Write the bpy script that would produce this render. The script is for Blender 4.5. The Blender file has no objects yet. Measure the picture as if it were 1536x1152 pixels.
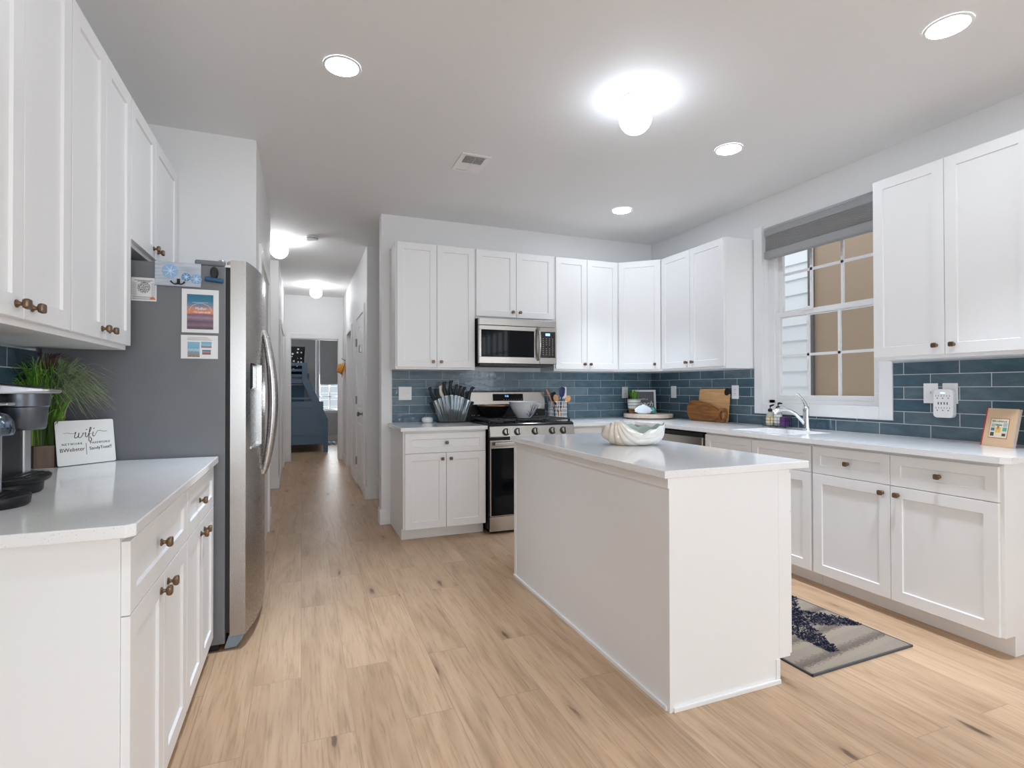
import bpy, bmesh, math, random
from mathutils import Vector, Matrix
S = bpy.context.scene
C = S.collection
PI = math.pi
random.seed(7)

# ------------------------------------------------------------------ camera
CAMH = 1.227
yaw, pitch, roll = 0.37686, 0.008075, -0.0018
Fv = Vector((math.sin(yaw)*math.cos(pitch), math.cos(yaw)*math.cos(pitch), math.sin(pitch)))
Rv = Vector((math.cos(yaw), -math.sin(yaw), 0))
Uv = Rv.cross(Fv)
R2 = Rv*math.cos(roll)+Uv*math.sin(roll)
U2 = -Rv*math.sin(roll)+Uv*math.cos(roll)
cd = bpy.data.cameras.new('camera'); cam = bpy.data.objects.new('camera', cd); C.objects.link(cam)
m3 = Matrix((R2, U2, -Fv)).transposed()
cam.matrix_world = Matrix.Translation((0, 0, CAMH)) @ m3.to_4x4()
cd.sensor_width = 36; cd.lens = 797.7/1536*36; cd.clip_start = 0.05; cd.clip_end = 200
S.camera = cam

# ------------------------------------------------------------------ world, exposure
W = bpy.data.worlds.new('sky'); S.world = W; W.use_nodes = True
bg = W.node_tree.nodes['Background']; bg.inputs[0].default_value = (0.86, 0.93, 1.0, 1); bg.inputs[1].default_value = 1.5
S.view_settings.view_transform = 'Standard'; S.view_settings.look = 'None'
S.view_settings.gamma = 1; S.view_settings.use_curve_mapping = False
S.view_settings.exposure = 0.33
S.cycles.use_denoising = True
S.cycles.max_bounces = 12; S.cycles.diffuse_bounces = 8; S.cycles.glossy_bounces = 4
S.cycles.transmission_bounces = 8; S.cycles.caustics_reflective = False; S.cycles.caustics_refractive = False
S.cycles.sample_clamp_indirect = 6
LED = 66.0      # recessed light lens glow
LEDW = 5.0     # recessed light beams, watt
GLOBE = 12.5      # glass globe in the kitchen
HALLG = 28.0      # globes in the hall
DAY = 0.58       # daylight through the windows behind the camera

# daylight coming through the big windows of the room behind the camera
def area(name, loc, rot, sx, sy, e, col=(1, 1, 1)):
    d = bpy.data.lights.new(name, 'AREA'); d.shape = 'RECTANGLE'; d.size = sx; d.size_y = sy; d.energy = e; d.color = col
    o = bpy.data.objects.new(name, d); C.objects.link(o); o.location = loc; o.rotation_euler = rot
    return o
for i, x in enumerate((-0.1, 1.4)):
    area('window_daylight', (x, -6.18, 1.45), (PI/2, 0, 0), 1.1, 1.9, 75*DAY, (0.83, 0.94, 1.03))
area('window_daylight', (3.72, -1.35, 1.45), (0, PI/2, 0), 1.8, 2.0, 60*DAY, (0.83, 0.94, 1.03))
area('bedroom_window_daylight', (0.6, 13.5, 1.2), (-PI/2, 0, 0), 0.5, 0.9, 22, (0.93, 0.97, 1.0))

# ------------------------------------------------------------------ materials
MATS = {}
def mat(name, col=(.8, .8, .8), rough=.5, metal=0., **kw):
    if name in MATS: return MATS[name]
    m = bpy.data.materials.new(name); m.use_nodes = True
    n = m.node_tree.nodes; b = n['Principled BSDF']
    b.inputs['Base Color'].default_value = (*col, 1); b.inputs['Roughness'].default_value = rough
    b.inputs['Metallic'].default_value = metal
    for k, v in kw.items():
        k = {'emis': 'Emission Strength', 'emc': 'Emission Color', 'trans': 'Transmission Weight', 'ior': 'IOR', 'spec': 'Specular IOR Level', 'coat': 'Coat Weight', 'alpha': 'Alpha', 'aniso': 'Anisotropic'}[k]
        b.inputs[k].default_value = v if not isinstance(v, tuple) else (*v, 1)
    MATS[name] = m
    return m
class NT:
    def __init__(s, m): s.t = m.node_tree; s.b = s.t.nodes['Principled BSDF']
    def n(s, ty, **kw):
        x = s.t.nodes.new('ShaderNode'+ty)
        for k, v in kw.items():
            if k.startswith('_'): setattr(x, k[1:], v)
            else:
                x.inputs[k.replace('9', ' ')].default_value = v
        return x
    def l(s, a, b): s.t.links.new(a, b)
    def ramp(s, fac, stops, interp='LINEAR'):
        r = s.t.nodes.new('ShaderNodeValToRGB'); r.color_ramp.interpolation = interp
        e = r.color_ramp.elements
        while len(e) < len(stops): e.new(.5)
        for i, (p, c) in enumerate(stops): e[i].position = p; e[i].color = (*c, 1)
        if fac is not None: s.l(fac, r.inputs[0])
        return r.outputs[0]
    def mix(s, f, a, b, mode='MIX'):
        x = s.t.nodes.new('ShaderNodeMix'); x.data_type = 'RGBA'; x.blend_type = mode
        for i, v in ((0, f), (6, a), (7, b)):
            if hasattr(v, 'is_output'): s.l(v, x.inputs[i])
            elif i == 0: x.inputs[0].default_value = v
            else: x.inputs[i].default_value = (*v, 1)
        return x.outputs[2]
    def obj(s): return s.n('TexCoord').outputs['Object']
    def mapv(s, v, scale=(1, 1, 1), rot=(0, 0, 0), loc=(0, 0, 0)):
        x = s.n('Mapping'); x.inputs['Scale'].default_value = scale; x.inputs['Rotation'].default_value = rot; x.inputs['Location'].default_value = loc
        s.l(v, x.inputs[0]); return x.outputs[0]
    def noise(s, v, scale=5., detail=3., rough=.5, dist=0.):
        x = s.n('TexNoise'); x.inputs['Scale'].default_value = scale; x.inputs['Detail'].default_value = detail
        x.inputs['Roughness'].default_value = rough; x.inputs['Distortion'].default_value = dist
        s.l(v, x.inputs['Vector']); return x.outputs[0]
    def bump(s, h, strength=.2, dist=.002):
        x = s.n('Bump'); x.inputs['Strength'].default_value = strength; x.inputs['Distance'].default_value = dist
        s.l(h, x.inputs['Height']); s.l(x.outputs[0], s.b.inputs['Normal'])

M_wall = mat('wall_paint', (.80, .80, .80), .6)
M_ceil = mat('ceiling_paint', (.80, .80, .80), .75)
M_trim = mat('trim_paint', (.83, .83, .83), .4)
M_cab = mat('cabinet_paint', (.83, .83, .83), .38)
M_cabin = mat('cabinet_inside', (.45, .45, .45), .7)
M_black = mat('black_plastic', (.009, .009, .010), .42, spec=.35)
M_blackgl = mat('black_glass', (.004, .005, .007), .04, ior=1.22)
M_dark = mat('dark_grey', (.06, .065, .07), .5)
M_bronze = mat('bronze_knob', (.20, .130, .078), .34, .9)
M_nickel = mat('nickel', (.55, .53, .5), .3, 1.)
M_chrome = mat('chrome', (.75, .77, .8), .08, 1.)
M_white = mat('white_plastic', (.82, .82, .82), .35)
M_iron = mat('cast_iron', (.03, .03, .032), .5)
M_glass = mat('window_glass', (1, 1, 1), .0, trans=1., ior=1.0, alpha=.12)
M_seal = mat('rubber', (.02, .02, .02), .6)
M_ink = mat('black_ink', (.01, .01, .01), .5)
M_paper = mat('paper', (.8, .8, .8), .5)

def steel(name, col, rough, axis=0, amt=.05):
    m = mat(name, col, rough, 1.)
    t = NT(m); sc = [6., 6., 6.]
    sc = [400., 400., 400.]; sc[axis] = 2.
    nz = t.noise(t.mapv(t.obj(), tuple(sc)), 1., 2.)
    r = t.n('MapRange'); t.l(nz, r.inputs[0]); r.inputs[3].default_value = rough-amt; r.inputs[4].default_value = rough+amt
    t.l(r.outputs[0], t.b.inputs['Roughness'])
    return m
M_steel = steel('brushed_steel', (.47, .44, .41), .25, 0)
M_steelf = steel('brushed_steel_door', (.42, .40, .385), .27, 1)
M_fside = mat('grey_painted_metal', (.155, .160, .172), .42)
t = NT(M_fside); nz = t.noise(t.obj(), 3., 4.)
t.l(t.ramp(nz, [(.3, (.145, .150, .162)), (.7, (.175, .180, .192))]), t.b.inputs['Base Color'])
t.bump(t.noise(t.obj(), 500., 1.), .15, .0006)

def m_floor():
    m = mat('oak_planks', (.5, .38, .27), .42); t = NT(m)
    o = t.obj(); sep = t.n('SeparateXYZ'); t.l(o, sep.inputs[0])
    cb = t.n('CombineXYZ'); t.l(sep.outputs[1], cb.inputs[0]); t.l(sep.outputs[0], cb.inputs[1])
    v = cb.outputs[0]
    br = t.n('TexBrick'); t.l(v, br.inputs['Vector']); br.offset = .37; br.offset_frequency = 2
    for k, x in (('Scale', 1.), ('Mortar Size', .0013), ('Mortar Smooth', .1), ('Brick Width', 1.22), ('Row Height', .182), ('Bias', 0.)): br.inputs[k].default_value = x
    br.inputs['Color1'].default_value = (0, 0, 0, 1); br.inputs['Color2'].default_value = (1, 1, 1, 1); br.inputs['Mortar'].default_value = (.5, .5, .5, 1)
    rnd = br.outputs['Color']
    # offset the grain per plank
    ad = t.n('VectorMath', _operation='MULTIPLY_ADD'); t.l(rnd, ad.inputs[0]); ad.inputs[1].default_value = (7., 3., 5.); t.l(v, ad.inputs[2])
    g = ad.outputs[0]
    fine = t.noise(t.mapv(g, (5., 95., 1.)), 1., 5., .6, .4)
    mid = t.noise(t.mapv(g, (1.1, 9., 1.)), 1., 4., .55, 1.6)
    big = t.noise(t.mapv(g, (.9, 3.5, 1.)), 1., 2., .5, .5)
    col = t.ramp(mid, [(.28, (.405, .262, .152)), (.45, (.49, .332, .208)), (.62, (.54, .372, .240)), (.8, (.58, .41, .272))])
    f2 = t.ramp(fine, [(.30, (.62, .59, .56)), (.48, (.98, .98, .98)), (.72, (1.08, 1.08, 1.07))])
    col = t.mix(.75, col, f2, 'MULTIPLY')
    pl = t.ramp(rnd, [(0., (.94, .93, .92)), (1., (1.04, 1.04, 1.04))])
    col = t.mix(1., col, pl, 'MULTIPLY')
    bl = t.ramp(big, [(.35, (.90, .88, .86)), (.6, (1.03, 1.03, 1.03))])
    col = t.mix(1., col, bl, 'MULTIPLY')
    # knots
    vo = t.n('TexVoronoi'); t.l(t.mapv(g, (1.8, 7.5, 1.)), vo.inputs['Vector']); vo.inputs['Scale'].default_value = 1.; vo.inputs['Randomness'].default_value = 1.
    nd = t.noise(t.mapv(g, (14., 60., 1.)), 1., 3., .6)
    su = t.n('Math', _operation='MULTIPLY_ADD'); t.l(nd, su.inputs[0]); su.inputs[1].default_value = .16; t.l(vo.outputs['Distance'], su.inputs[2])
    k = t.ramp(su.outputs[0], [(.10, (1, 1, 1)), (.15, (.85, .85, .85)), (.19, (.28, .28, .28)), (.30, (.08, .08, .08)), (.42, (0, 0, 0))])
    wn = t.n('SeparateColor'); t.l(vo.outputs['Color'], wn.inputs[0])
    gate = t.n('Math', _operation='GREATER_THAN'); t.l(wn.outputs[0], gate.inputs[0]); gate.inputs[1].default_value = .38
    kk = t.n('Math', _operation='MULTIPLY'); t.l(k, kk.inputs[0]); t.l(gate.outputs[0], kk.inputs[1])
    col = t.mix(kk.outputs[0], col, (.10, .055, .03))
    sf = t.n('Math', _operation='MULTIPLY'); t.l(br.outputs['Fac'], sf.inputs[0]); sf.inputs[1].default_value = .6
    col = t.mix(sf.outputs[0], col, (.22, .14, .09))
    t.l(col, t.b.inputs['Base Color'])
    rr = t.n('MapRange'); t.l(fine, rr.inputs[0]); rr.inputs[3].default_value = .3; rr.inputs[4].default_value = .48; t.l(rr.outputs[0], t.b.inputs['Roughness'])
    t.bump(fine, .12, .001)
    return m
M_floor = m_floor()

def m_tile(name, axis, offu, par, lit_gain=1., bs=.45):
    # axis 0: runs along X, axis 1: runs along Y
    m = mat(name, (.06, .11, .15), .12, coat=.3); t = NT(m)
    sep = t.n('SeparateXYZ'); t.l(t.obj(), sep.inputs[0])
    cb = t.n('CombineXYZ'); t.l(sep.outputs[axis], cb.inputs[0]); t.l(sep.outputs[2], cb.inputs[1])
    v = t.mapv(cb.outputs[0], loc=(offu, par, 0))
    br = t.n('TexBrick'); t.l(v, br.inputs['Vector']); br.offset = .5; br.offset_frequency = 2
    for k, x in (('Scale', 1.), ('Mortar Size', .0022), ('Mortar Smooth', .15), ('Brick Width', .3115), ('Row Height', .0790), ('Bias', 0.)): br.inputs[k].default_value = x
    br.inputs['Color1'].default_value = (0, 0, 0, 1); br.inputs['Color2'].default_value = (1, 1, 1, 1)
    rnd = br.outputs['Color']
    c = t.ramp(rnd, [(0., (.046*lit_gain, .090*lit_gain, .125*lit_gain)), (.5, (.060*lit_gain, .108*lit_gain, .142*lit_gain)), (1., (.088*lit_gain, .135*lit_gain, .165*lit_gain))])
    cl = t.noise(t.mapv(cb.outputs[0], (6., 14., 1.)), 1., 4., .6, 1.)
    c = t.mix(.8, c, t.ramp(cl, [(.3, (.7, .72, .75)), (.7, (1.35, 1.3, 1.22))]), 'MULTIPLY')
    c = t.mix(br.outputs['Fac'], c, (.50, .52, .53))
    t.l(c, t.b.inputs['Base Color'])
    r = t.n('MapRange'); t.l(br.outputs['Fac'], r.inputs[0]); r.inputs[3].default_value = .10; r.inputs[4].default_value = .8
    t.l(r.outputs[0], t.b.inputs['Roughness'])
    w = t.noise(t.mapv(cb.outputs[0], (11., 30., 1.)), 1., 2., .5, .8)
    h = t.n('Math', _operation='MULTIPLY_ADD'); t.l(br.outputs['Fac'], h.inputs[0]); h.inputs[1].default_value = -.6; t.l(w, h.inputs[2])
    t.bump(h.outputs[0], bs, .004)
    return m
M_tileb = m_tile('blue_glazed_tile_lit', 0, -.297, -.915, 1.45, .8)  # same tile as the side walls, stronger light here put into the colour
M_tiler = m_tile('blue_glazed_tile_side', 1, .246, -.915)

def m_quartz():
    m = mat('white_quartz', (.76, .76, .76), .1); t = NT(m); o = t.obj()
    a = t.noise(o, 260., 2., .6); b = t.noise(o, 4., 4., .6, 1.)
    c = t.ramp(a, [(.27, (.50, .50, .51)), (.33, (.83, .83, .835)), (.7, (.85, .85, .85))])
    c = t.mix(1., c, t.ramp(b, [(.3, (.96, .96, .96)), (.7, (1.02, 1.02, 1.02))]), 'MULTIPLY')
    vo = t.n('TexVoronoi'); t.l(o, vo.inputs['Vector']); vo.inputs['Scale'].default_value = 70.
    k = t.ramp(vo.outputs['Distance'], [(.08, (1, 1, 1)), (.14, (0, 0, 0))])
    wn = t.n('SeparateColor'); t.l(vo.outputs['Color'], wn.inputs[0])
    g = t.n('Math', _operation='GREATER_THAN'); t.l(wn.outputs[1], g.inputs[0]); g.inputs[1].default_value = .82
    q = t.n('Math', _operation='MULTIPLY'); t.l(k, q.inputs[0]); t.l(g.outputs[0], q.inputs[1])
    c = t.mix(q.outputs[0], c, (.33, .33, .34))
    t.l(c, t.b.inputs['Base Color'])
    return m
M_quartz = m_quartz()

def m_wood(name, c1, c2, axis=0, sc=1., rough=.45):
    m = mat(name, c1, rough); t = NT(m)
    s = [22*sc]*3; s[axis] = 2.2*sc
    a = t.noise(t.mapv(t.obj(), tuple(s)), 1., 5., .6, .6)
    t.l(t.ramp(a, [(.3, c1), (.7, c2)]), t.b.inputs['Base Color'])
    return m
M_bamboo = m_wood('bamboo', (.52, .27, .10), (.70, .42, .20), 0, 2.)
M_acacia = m_wood('acacia', (.09, .026, .005), (.42, .165, .035), 0, 1.6, .35)
M_palewood = m_wood('pale_wood', (.42, .33, .26), (.66, .56, .48), 0, 2.)
M_potwood = m_wood('brown_wood', (.16, .10, .07), (.27, .19, .14), 2, 2.)
M_spoon = m_wood('spoon_wood', (.50, .24, .10), (.66, .36, .18), 2, 2.)
M_navy = mat('navy', (.012, .016, .10), .4)
M_bed = mat('blue_bed_paint', (.075, .125, .18), .45)
M_shade = mat('grey_shade', (.31, .31, .31), .8)
M_siding = mat('siding', (.74, .76, .77), .5)
M_tan = mat('tan_wall', (.34, .25, .175), .6)

def emit(name, col, s):
    m = mat(name, (.8, .8, .8), .4, emc=col, emis=s); return m
M_led = emit('led_lens', (.87, .975, 1.10), LED)
M_globe = emit('globe_glass', (.87, .98, 1.12), GLOBE)
M_globeh = emit('hall_globe_glass', (.96, .985, 1.02), HALLG)

# ------------------------------------------------------------------ mesh builder
class MB:
    def __init__(s): s.bm = bmesh.new(); s.mi = 0
    def _f(s, vs):
        try:
            f = s.bm.faces.new(vs); f.material_index = s.mi; return f
        except ValueError: return None
    def m(s, i): s.mi = i; return s
    def box(s, x0, x1, y0, y1, z0, z1, M=None):
        p = [Vector(q) for q in ((x0, y0, z0), (x1, y0, z0), (x1, y1, z0), (x0, y1, z0), (x0, y0, z1), (x1, y0, z1), (x1, y1, z1), (x0, y1, z1))]
        if M is not None: p = [M @ q for q in p]
        v = [s.bm.verts.new(q) for q in p]
        for f in ((0, 3, 2, 1), (4, 5, 6, 7), (0, 1, 5, 4), (1, 2, 6, 5), (2, 3, 7, 6), (3, 0, 4, 7)): s._f([v[i] for i in f])
        return s
    def loft(s, rings, cap=True, closed=True):
        R = [[s.bm.verts.new(p) for p in r] for r in rings]
        n = len(R[0])
        for a, b in zip(R, R[1:]):
            for i in range(n if closed else n-1):
                j = (i+1) % n
                s._f([a[i], a[j], b[j], b[i]])
        if cap and closed: s._f(R[0][::-1]); s._f(R[-1])
        return s
    def lathe(s, prof, c=(0, 0, 0), n=32, M=None, cap=True, a0=0., sx=1., sy=1.):
        rings = []
        for r, z in prof:
            ring = [Vector((c[0]+sx*r*math.cos(a0+2*PI*i/n), c[1]+sy*r*math.sin(a0+2*PI*i/n), c[2]+z)) for i in range(n)]
            if M is not None: ring = [M @ q for q in ring]
            rings.append(ring)
        return s.loft(rings, cap)
    def cyl(s, a, b, r, r2=None, n=20):
        a, b = Vector(a), Vector(b); return s.tube([a, b], [r, r if r2 is None else r2], n)
    def tube(s, pts, r, n=10, sx=1.):
        pts = [Vector(p) for p in pts]
        if not isinstance(r, (list, tuple)): r = [r]*len(pts)
        rings = []; up = None
        for i, p in enumerate(pts):
            d = (pts[min(i+1, len(pts)-1)]-pts[max(i-1, 0)]).normalized()
            if up is None: up = Vector((0, 0, 1)) if abs(d.z) < .9 else Vector((0, 1, 0))
            u = d.cross(up)
            if u.length < 1e-6: u = d.orthogonal()
            u.normalize(); w = u.cross(d); up = w
            rings.append([p+(u*math.cos(2*PI*k/n)*sx+w*math.sin(2*PI*k/n))*r[i] for k in range(n)])
        return s.loft(rings)
    def prism(s, poly, a, b, axis=2, M=None):
        def P(q, h):
            v = {2: (q[0], q[1], h), 1: (q[0], h, q[1]), 0: (h, q[0], q[1])}[axis]
            v = Vector(v); return M @ v if M is not None else v
        return s.loft([[P(q, a) for q in poly], [P(q, b) for q in poly]])
    def strip(s, pts, ws, side):
        # thin two-sided blade with a bit of thickness
        rings = []
        for p, w in zip(pts, ws):
            p = Vector(p); sd = Vector(side)*w; th = Vector((0, 0, 1)).cross(sd).normalized()*(.0006) if sd.length > 0 else Vector((0, 0, 0))
            rings.append([p-sd, p+th, p+sd, p-th])
        return s.loft(rings)
    def text(s, txt, size, M, depth=.0004, shear=0., align='CENTER', space=1.):
        cu = bpy.data.curves.new('t', 'FONT'); cu.body = txt; cu.size = size; cu.extrude = depth; cu.shear = shear
        cu.align_x = align; cu.align_y = 'CENTER'; cu.space_character = space; cu.resolution_u = 3
        o = bpy.data.objects.new('t', cu); C.objects.link(o)
        me = bpy.data.meshes.new_from_object(o); me.transform(M)
        n0 = len(s.bm.faces); s.bm.from_mesh(me); s.bm.faces.ensure_lookup_table()
        for f in s.bm.faces[n0:]: f.material_index = s.mi
        bpy.data.objects.remove(o); bpy.data.curves.remove(cu); bpy.data.meshes.remove(me)
        return s
    def build(s, name, mats, parent=None, bevel=0., smooth=False, seg=2, sub=0, loc=None):
        bmesh.ops.recalc_face_normals(s.bm, faces=s.bm.faces[:])
        me = bpy.data.meshes.new(name); s.bm.to_mesh(me); s.bm.free()
        for mm in (mats if isinstance(mats, (list, tuple)) else [mats]): me.materials.append(mm)
        o = bpy.data.objects.new(name, me); C.objects.link(o)
        if parent is not None: o.parent = parent
        if loc is not None: o.location = loc
        if bevel:
            b = o.modifiers.new('b', 'BEVEL'); b.width = bevel; b.segments = seg; b.limit_method = 'ANGLE'; b.angle_limit = .7
        if sub:
            u = o.modifiers.new('s', 'SUBSURF'); u.levels = sub; u.render_levels = sub
        if smooth:
            for p in me.polygons: p.use_smooth = True
            try: me.set_sharp_from_angle(angle=.7)
            except Exception: pass
        return o
def tag(o, label=None, cat=None, group=None, kind=None):
    if label: o['label'] = label
    if cat: o['category'] = cat
    if group: o['group'] = group
    if kind: o['kind'] = kind
    return o
def thing(name, label, cat, loc=(0, 0, 0), rz=0., group=None, M=None):
    o = bpy.data.objects.new(name, None); C.objects.link(o); o.empty_display_size = .1
    if M is not None: o.matrix_world = M
    else: o.location = loc; o.rotation_euler = (0, 0, rz)
    return tag(o, label, cat, group)
def struct(o): o['kind'] = 'structure'; return o
def sbox(name, *a, m=None, bevel=0.):
    return struct(MB().box(*a).build(name, m or M_wall, bevel=bevel))
def frameM(o, x, y):
    x = Vector(x).normalized(); y = Vector(y); y = (y-x*y.dot(x)).normalized(); z = x.cross(y)
    M = Matrix((x, y, z)).transposed().to_4x4(); M.translation = Vector(o); return M
def copy_tree(o, parent=None):
    c = o.copy(); C.objects.link(c); c.parent = parent
    for ch in list(o.children): copy_tree(ch, c)
    return c
def sup(cx, y, cz, h, n=20, e=4., hz=None):
    hz = hz or h; r = []
    for i in range(n):
        a = 2*PI*i/n+PI/n; c, s_ = math.cos(a), math.sin(a)
        r.append((cx+h*math.copysign(abs(c)**(2/e), c), y, cz+hz*math.copysign(abs(s_)**(2/e), s_)))
    return r

# ------------------------------------------------------------------ room shell
CE = 2.81
XL, XR, YB = -1.04, 3.60, 4.90
sbox('floor', -2.8, 3.75, -6.3, 13.4, -.06, 0, m=M_floor)
sbox('ceiling', -2.8, 3.75, -6.3, 13.4, CE, CE+.1, m=M_ceil)
sbox('wall_left', XL-.12, XL, -6.3, 3.74, 0, CE)
sbox('wall_fridge', XL-.12, -.27, 3.74, 5.38, 0, CE)
sbox('wall_recess', -1.02, -.9, 5.38, 7.16, 0, CE)
sbox('wall_hall_left', -1.16, -.265, 7.16, 9.70, 0, CE)
struct(MB().box(.67, 3.75, YB, YB+.13, 0, CE).build('wall_back', M_wall))
# right wall with the window hole  (Y 2.40..3.36, z 1.10..2.56)
WY0, WY1, WZ0, WZ1 = 2.40, 3.36, 1.10, 2.56
struct(MB().box(XR, XR+.15, -6.3, -2.35, 0, CE).box(XR, XR+.15, -.35, WY0, 0, CE).box(XR, XR+.15, -2.35, -.35, 0, .5).box(XR, XR+.15, -2.35, -.35, 2.4, CE).box(XR, XR+.15, WY1, YB+.13, 0, CE).box(XR, XR+.15, WY0, WY1, 0, WZ0).box(XR, XR+.15, WY0, WY1, WZ1, CE).build('wall_right', M_wall))
# rear wall with three tall windows
b = MB(); xs = [-1.16, -.65, .45, .85, 1.95, 2.35, 3.45, 3.75]
for i in (0, 2, 4, 5, 6): b.box(xs[i], xs[i+1], -6.3, -6.2, 0, CE)
for i in (1, 3): b.box(xs[i], xs[i+1], -6.3, -6.2, 0, .5).box(xs[i], xs[i+1], -6.3, -6.2, 2.4, CE)
struct(b.build('wall_rear', M_wall))
for k, i in enumerate((1, 3)):
    b = MB(); x0, x1 = xs[i], xs[i+1]
    for a in range(4): x = x0+(x1-x0)*a/3; b.box(x-.014, x+.014, -6.26, -6.22, .5, 2.4)
    for a in range(5): z = .5+1.9*a/4; b.box(x0, x1, -6.26, -6.22, z-.014, z+.014)
    struct(b.build('window_%d' % (k+3), M_trim))
b = MB()
for a in range(7): y = -2.35+2*a/6; b.box(3.62, 3.66, y-(.03 if a == 3 else .014), y+(.03 if a == 3 else .014), .5, 2.4)
for a in range(5): z = .5+1.9*a/4; b.box(3.62, 3.66, -2.35, -.35, z-.014, z+.014)
struct(b.build('window_5', M_trim))
# hall right side
struct(MB().box(.675, .80, 6.08, 7.97, 0, CE).box(.675, .80, 8.77, 9.70, 0, CE).box(.675, .80, 7.97, 8.77, 2.07, CE).build('wall_hall_right', M_wall))
sbox('wall_stair', .80, 3.75, 6.08, 6.20, 0, CE)
sbox('wall_bath', 2.0, 2.1, 6.2, 9.7, 0, CE)
struct(MB().box(-1.16, -.18, 9.70, 9.82, 0, CE).box(.60, 2.1, 9.70, 9.82, 0, CE).box(-.18, .60, 9.70, 9.82, 2.08, CE).build('wall_hall_end', M_wall))
M_bedwall = mat('bedroom_dim_paint', (.62, .62, .62), .7)  # grey carries the dimness of the bedroom in the wall colour
struct(MB().box(-2.8, -.24, 13.2, 13.4, 0, CE).box(.86, 3.75, 13.2, 13.4, 0, CE).box(-.24, .86, 13.2, 13.4, 0, .72).box(-.24, .86, 13.2, 13.4, 2.45, CE).build('wall_bedroom_far', M_bedwall))
sbox('wall_bedroom_left', -2.8, -2.7, 9.82, 13.2, 0, CE, m=M_bedwall)
sbox('wall_bedroom_right', 1.6, 1.7, 9.82, 13.2, 0, CE, m=M_bedwall)

# casings, baseboards
def trimb(name, boxes, m=M_trim, bevel=.004):
    b = MB()
    for q in boxes: b.box(*q)
    return struct(b.build(name, m, bevel=bevel))
def base(name, boxes):
    b = MB()
    for (x0, x1, y0, y1) in boxes:
        b.box(x0, x1, y0, y1, 0, .115)
        dx = .005 if (x1-x0) < .03 else 0; dy = .005 if (y1-y0) < .03 else 0
        b.box(x0+dx, x1-dx, y0+dy, y1-dy, .115, .14)
    return struct(b.build(name, M_trim, bevel=.003))
base('baseboard_back', [(.655, .75, YB-.016, YB), (.655, .671, YB, YB+.13)])
base('baseboard_fridge', [(-.27, -.254, 5.10, 5.38), (-.9, -.254, 5.38, 5.396), (-.27, -.254, 3.74, 3.86)])
base('baseboard_hall_left', [(-.9, -.249, 7.144, 7.16), (-.265, -.249, 7.16, 7.62), (-.265, -.249, 9.15, 9.70)])
base('baseboard_hall_right', [(.659, .675, 6.08, 6.26), (.659, .80, 6.064, 6.08), (.659, .675, 7.24, 7.87), (.659, .675, 8.87, 9.70)])
base('baseboard_bedroom', [(-2.7, 1.6, 13.184, 13.2)])
def door_casing(name, X, y0, y1, ztop, side, w=.085, t=.018):
    x0, x1 = (X-t, X) if side < 0 else (X, X+t)
    trimb(name, [(x0, x1, y0-w, y0, 0, ztop+w), (x0, x1, y1, y1+w, 0, ztop+w), (x0, x1, y0, y1, ztop, ztop+w)])
door_casing('trim_1', .675, 6.345, 7.16, 2.12, -1)
door_casing('trim_2', .675, 7.97, 8.77, 2.07, -1)
door_casing('trim_3', -.27, 4.03, 5.01, 2.12, 1)
door_casing('trim_4', -.265, 7.72, 9.05, 2.05, 1)
trimb('trim_5', [(-.255, -.18, 9.682, 9.70, 0, 2.165), (.60, .672, 9.682, 9.70, 0, 2.165), (-.18, .60, 9.682, 9.70, 2.08, 2.165)])
trimb('trim_6', [(-.20, -.165, 9.70, 9.82, 0, 2.08), (.588, .60, 9.70, 9.82, 0, 2.08), (-.165, .588, 9.70, 9.82, 2.068, 2.08)])

def door_leaf(name, M, w, h, knob_x, arch=True, hinges=None):
    """local x = width, y = outward, z = up"""
    fr = [(0, 0), (w, 0), (w, h), (0, h)]
    b = MB(); b.box(0, w, -.035, 0, 0.01, h, M)
    root = b.build(name, M_trim); struct(root)
    def panel(px0, px1, z0, z1, ar):
        pts = [(px0, z0), (px1, z0)]
        if ar:
            n = 12; cx = (px0+px1)/2; rx = (px1-px0)/2
            pts += [(cx+rx*math.cos(PI*i/n), z1-.12+.12*math.sin(PI*i/n)) for i in range(n+1)]
        else: pts += [(px1, z1), (px0, z1)]
        cx = sum(p[0] for p in pts)/len(pts); cz = sum(p[1] for p in pts)/len(pts)
        def R(s_, y): return [M @ Vector((cx+(p[0]-cx)*s_, y, cz+(p[1]-cz)*(1-(1-s_)*.45))) for p in pts]
        q = MB(); q.loft([R(1., .0), R(.98, .008), R(.93, .008), R(.89, .001), R(.80, .007)])
        o = q.build('door_panel', M_trim, root); return o
    panel(.12, w-.12, .95, h-.12, arch); panel(.12, w-.12, .18, .80, False)
    kb = MB(); c = Vector((knob_x, 0, .93))
    kb.lathe([(.028, 0), (.028, .006), (.011, .010), (.010, .035), (.024, .045), (.028, .058), (.02, .068), (0.001, .07)], M=M @ Matrix.Translation(c) @ Matrix.Rotation(-PI/2, 4, 'X'), n=20)
    kb.build('door_knob', mat('dark_nickel', (.18, .17, .16), .3, 1.), root, smooth=True)
    for z in (hinges or []):
        hx = w if knob_x < w/2 else 0
        q = MB(); q.box(hx-.030, hx+.012, -.001, .017, z-.05, z+.05, M); q.build('hinge', mat('hinge_grey', (.20, .20, .20), .35, .8), root)
    return root
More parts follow.
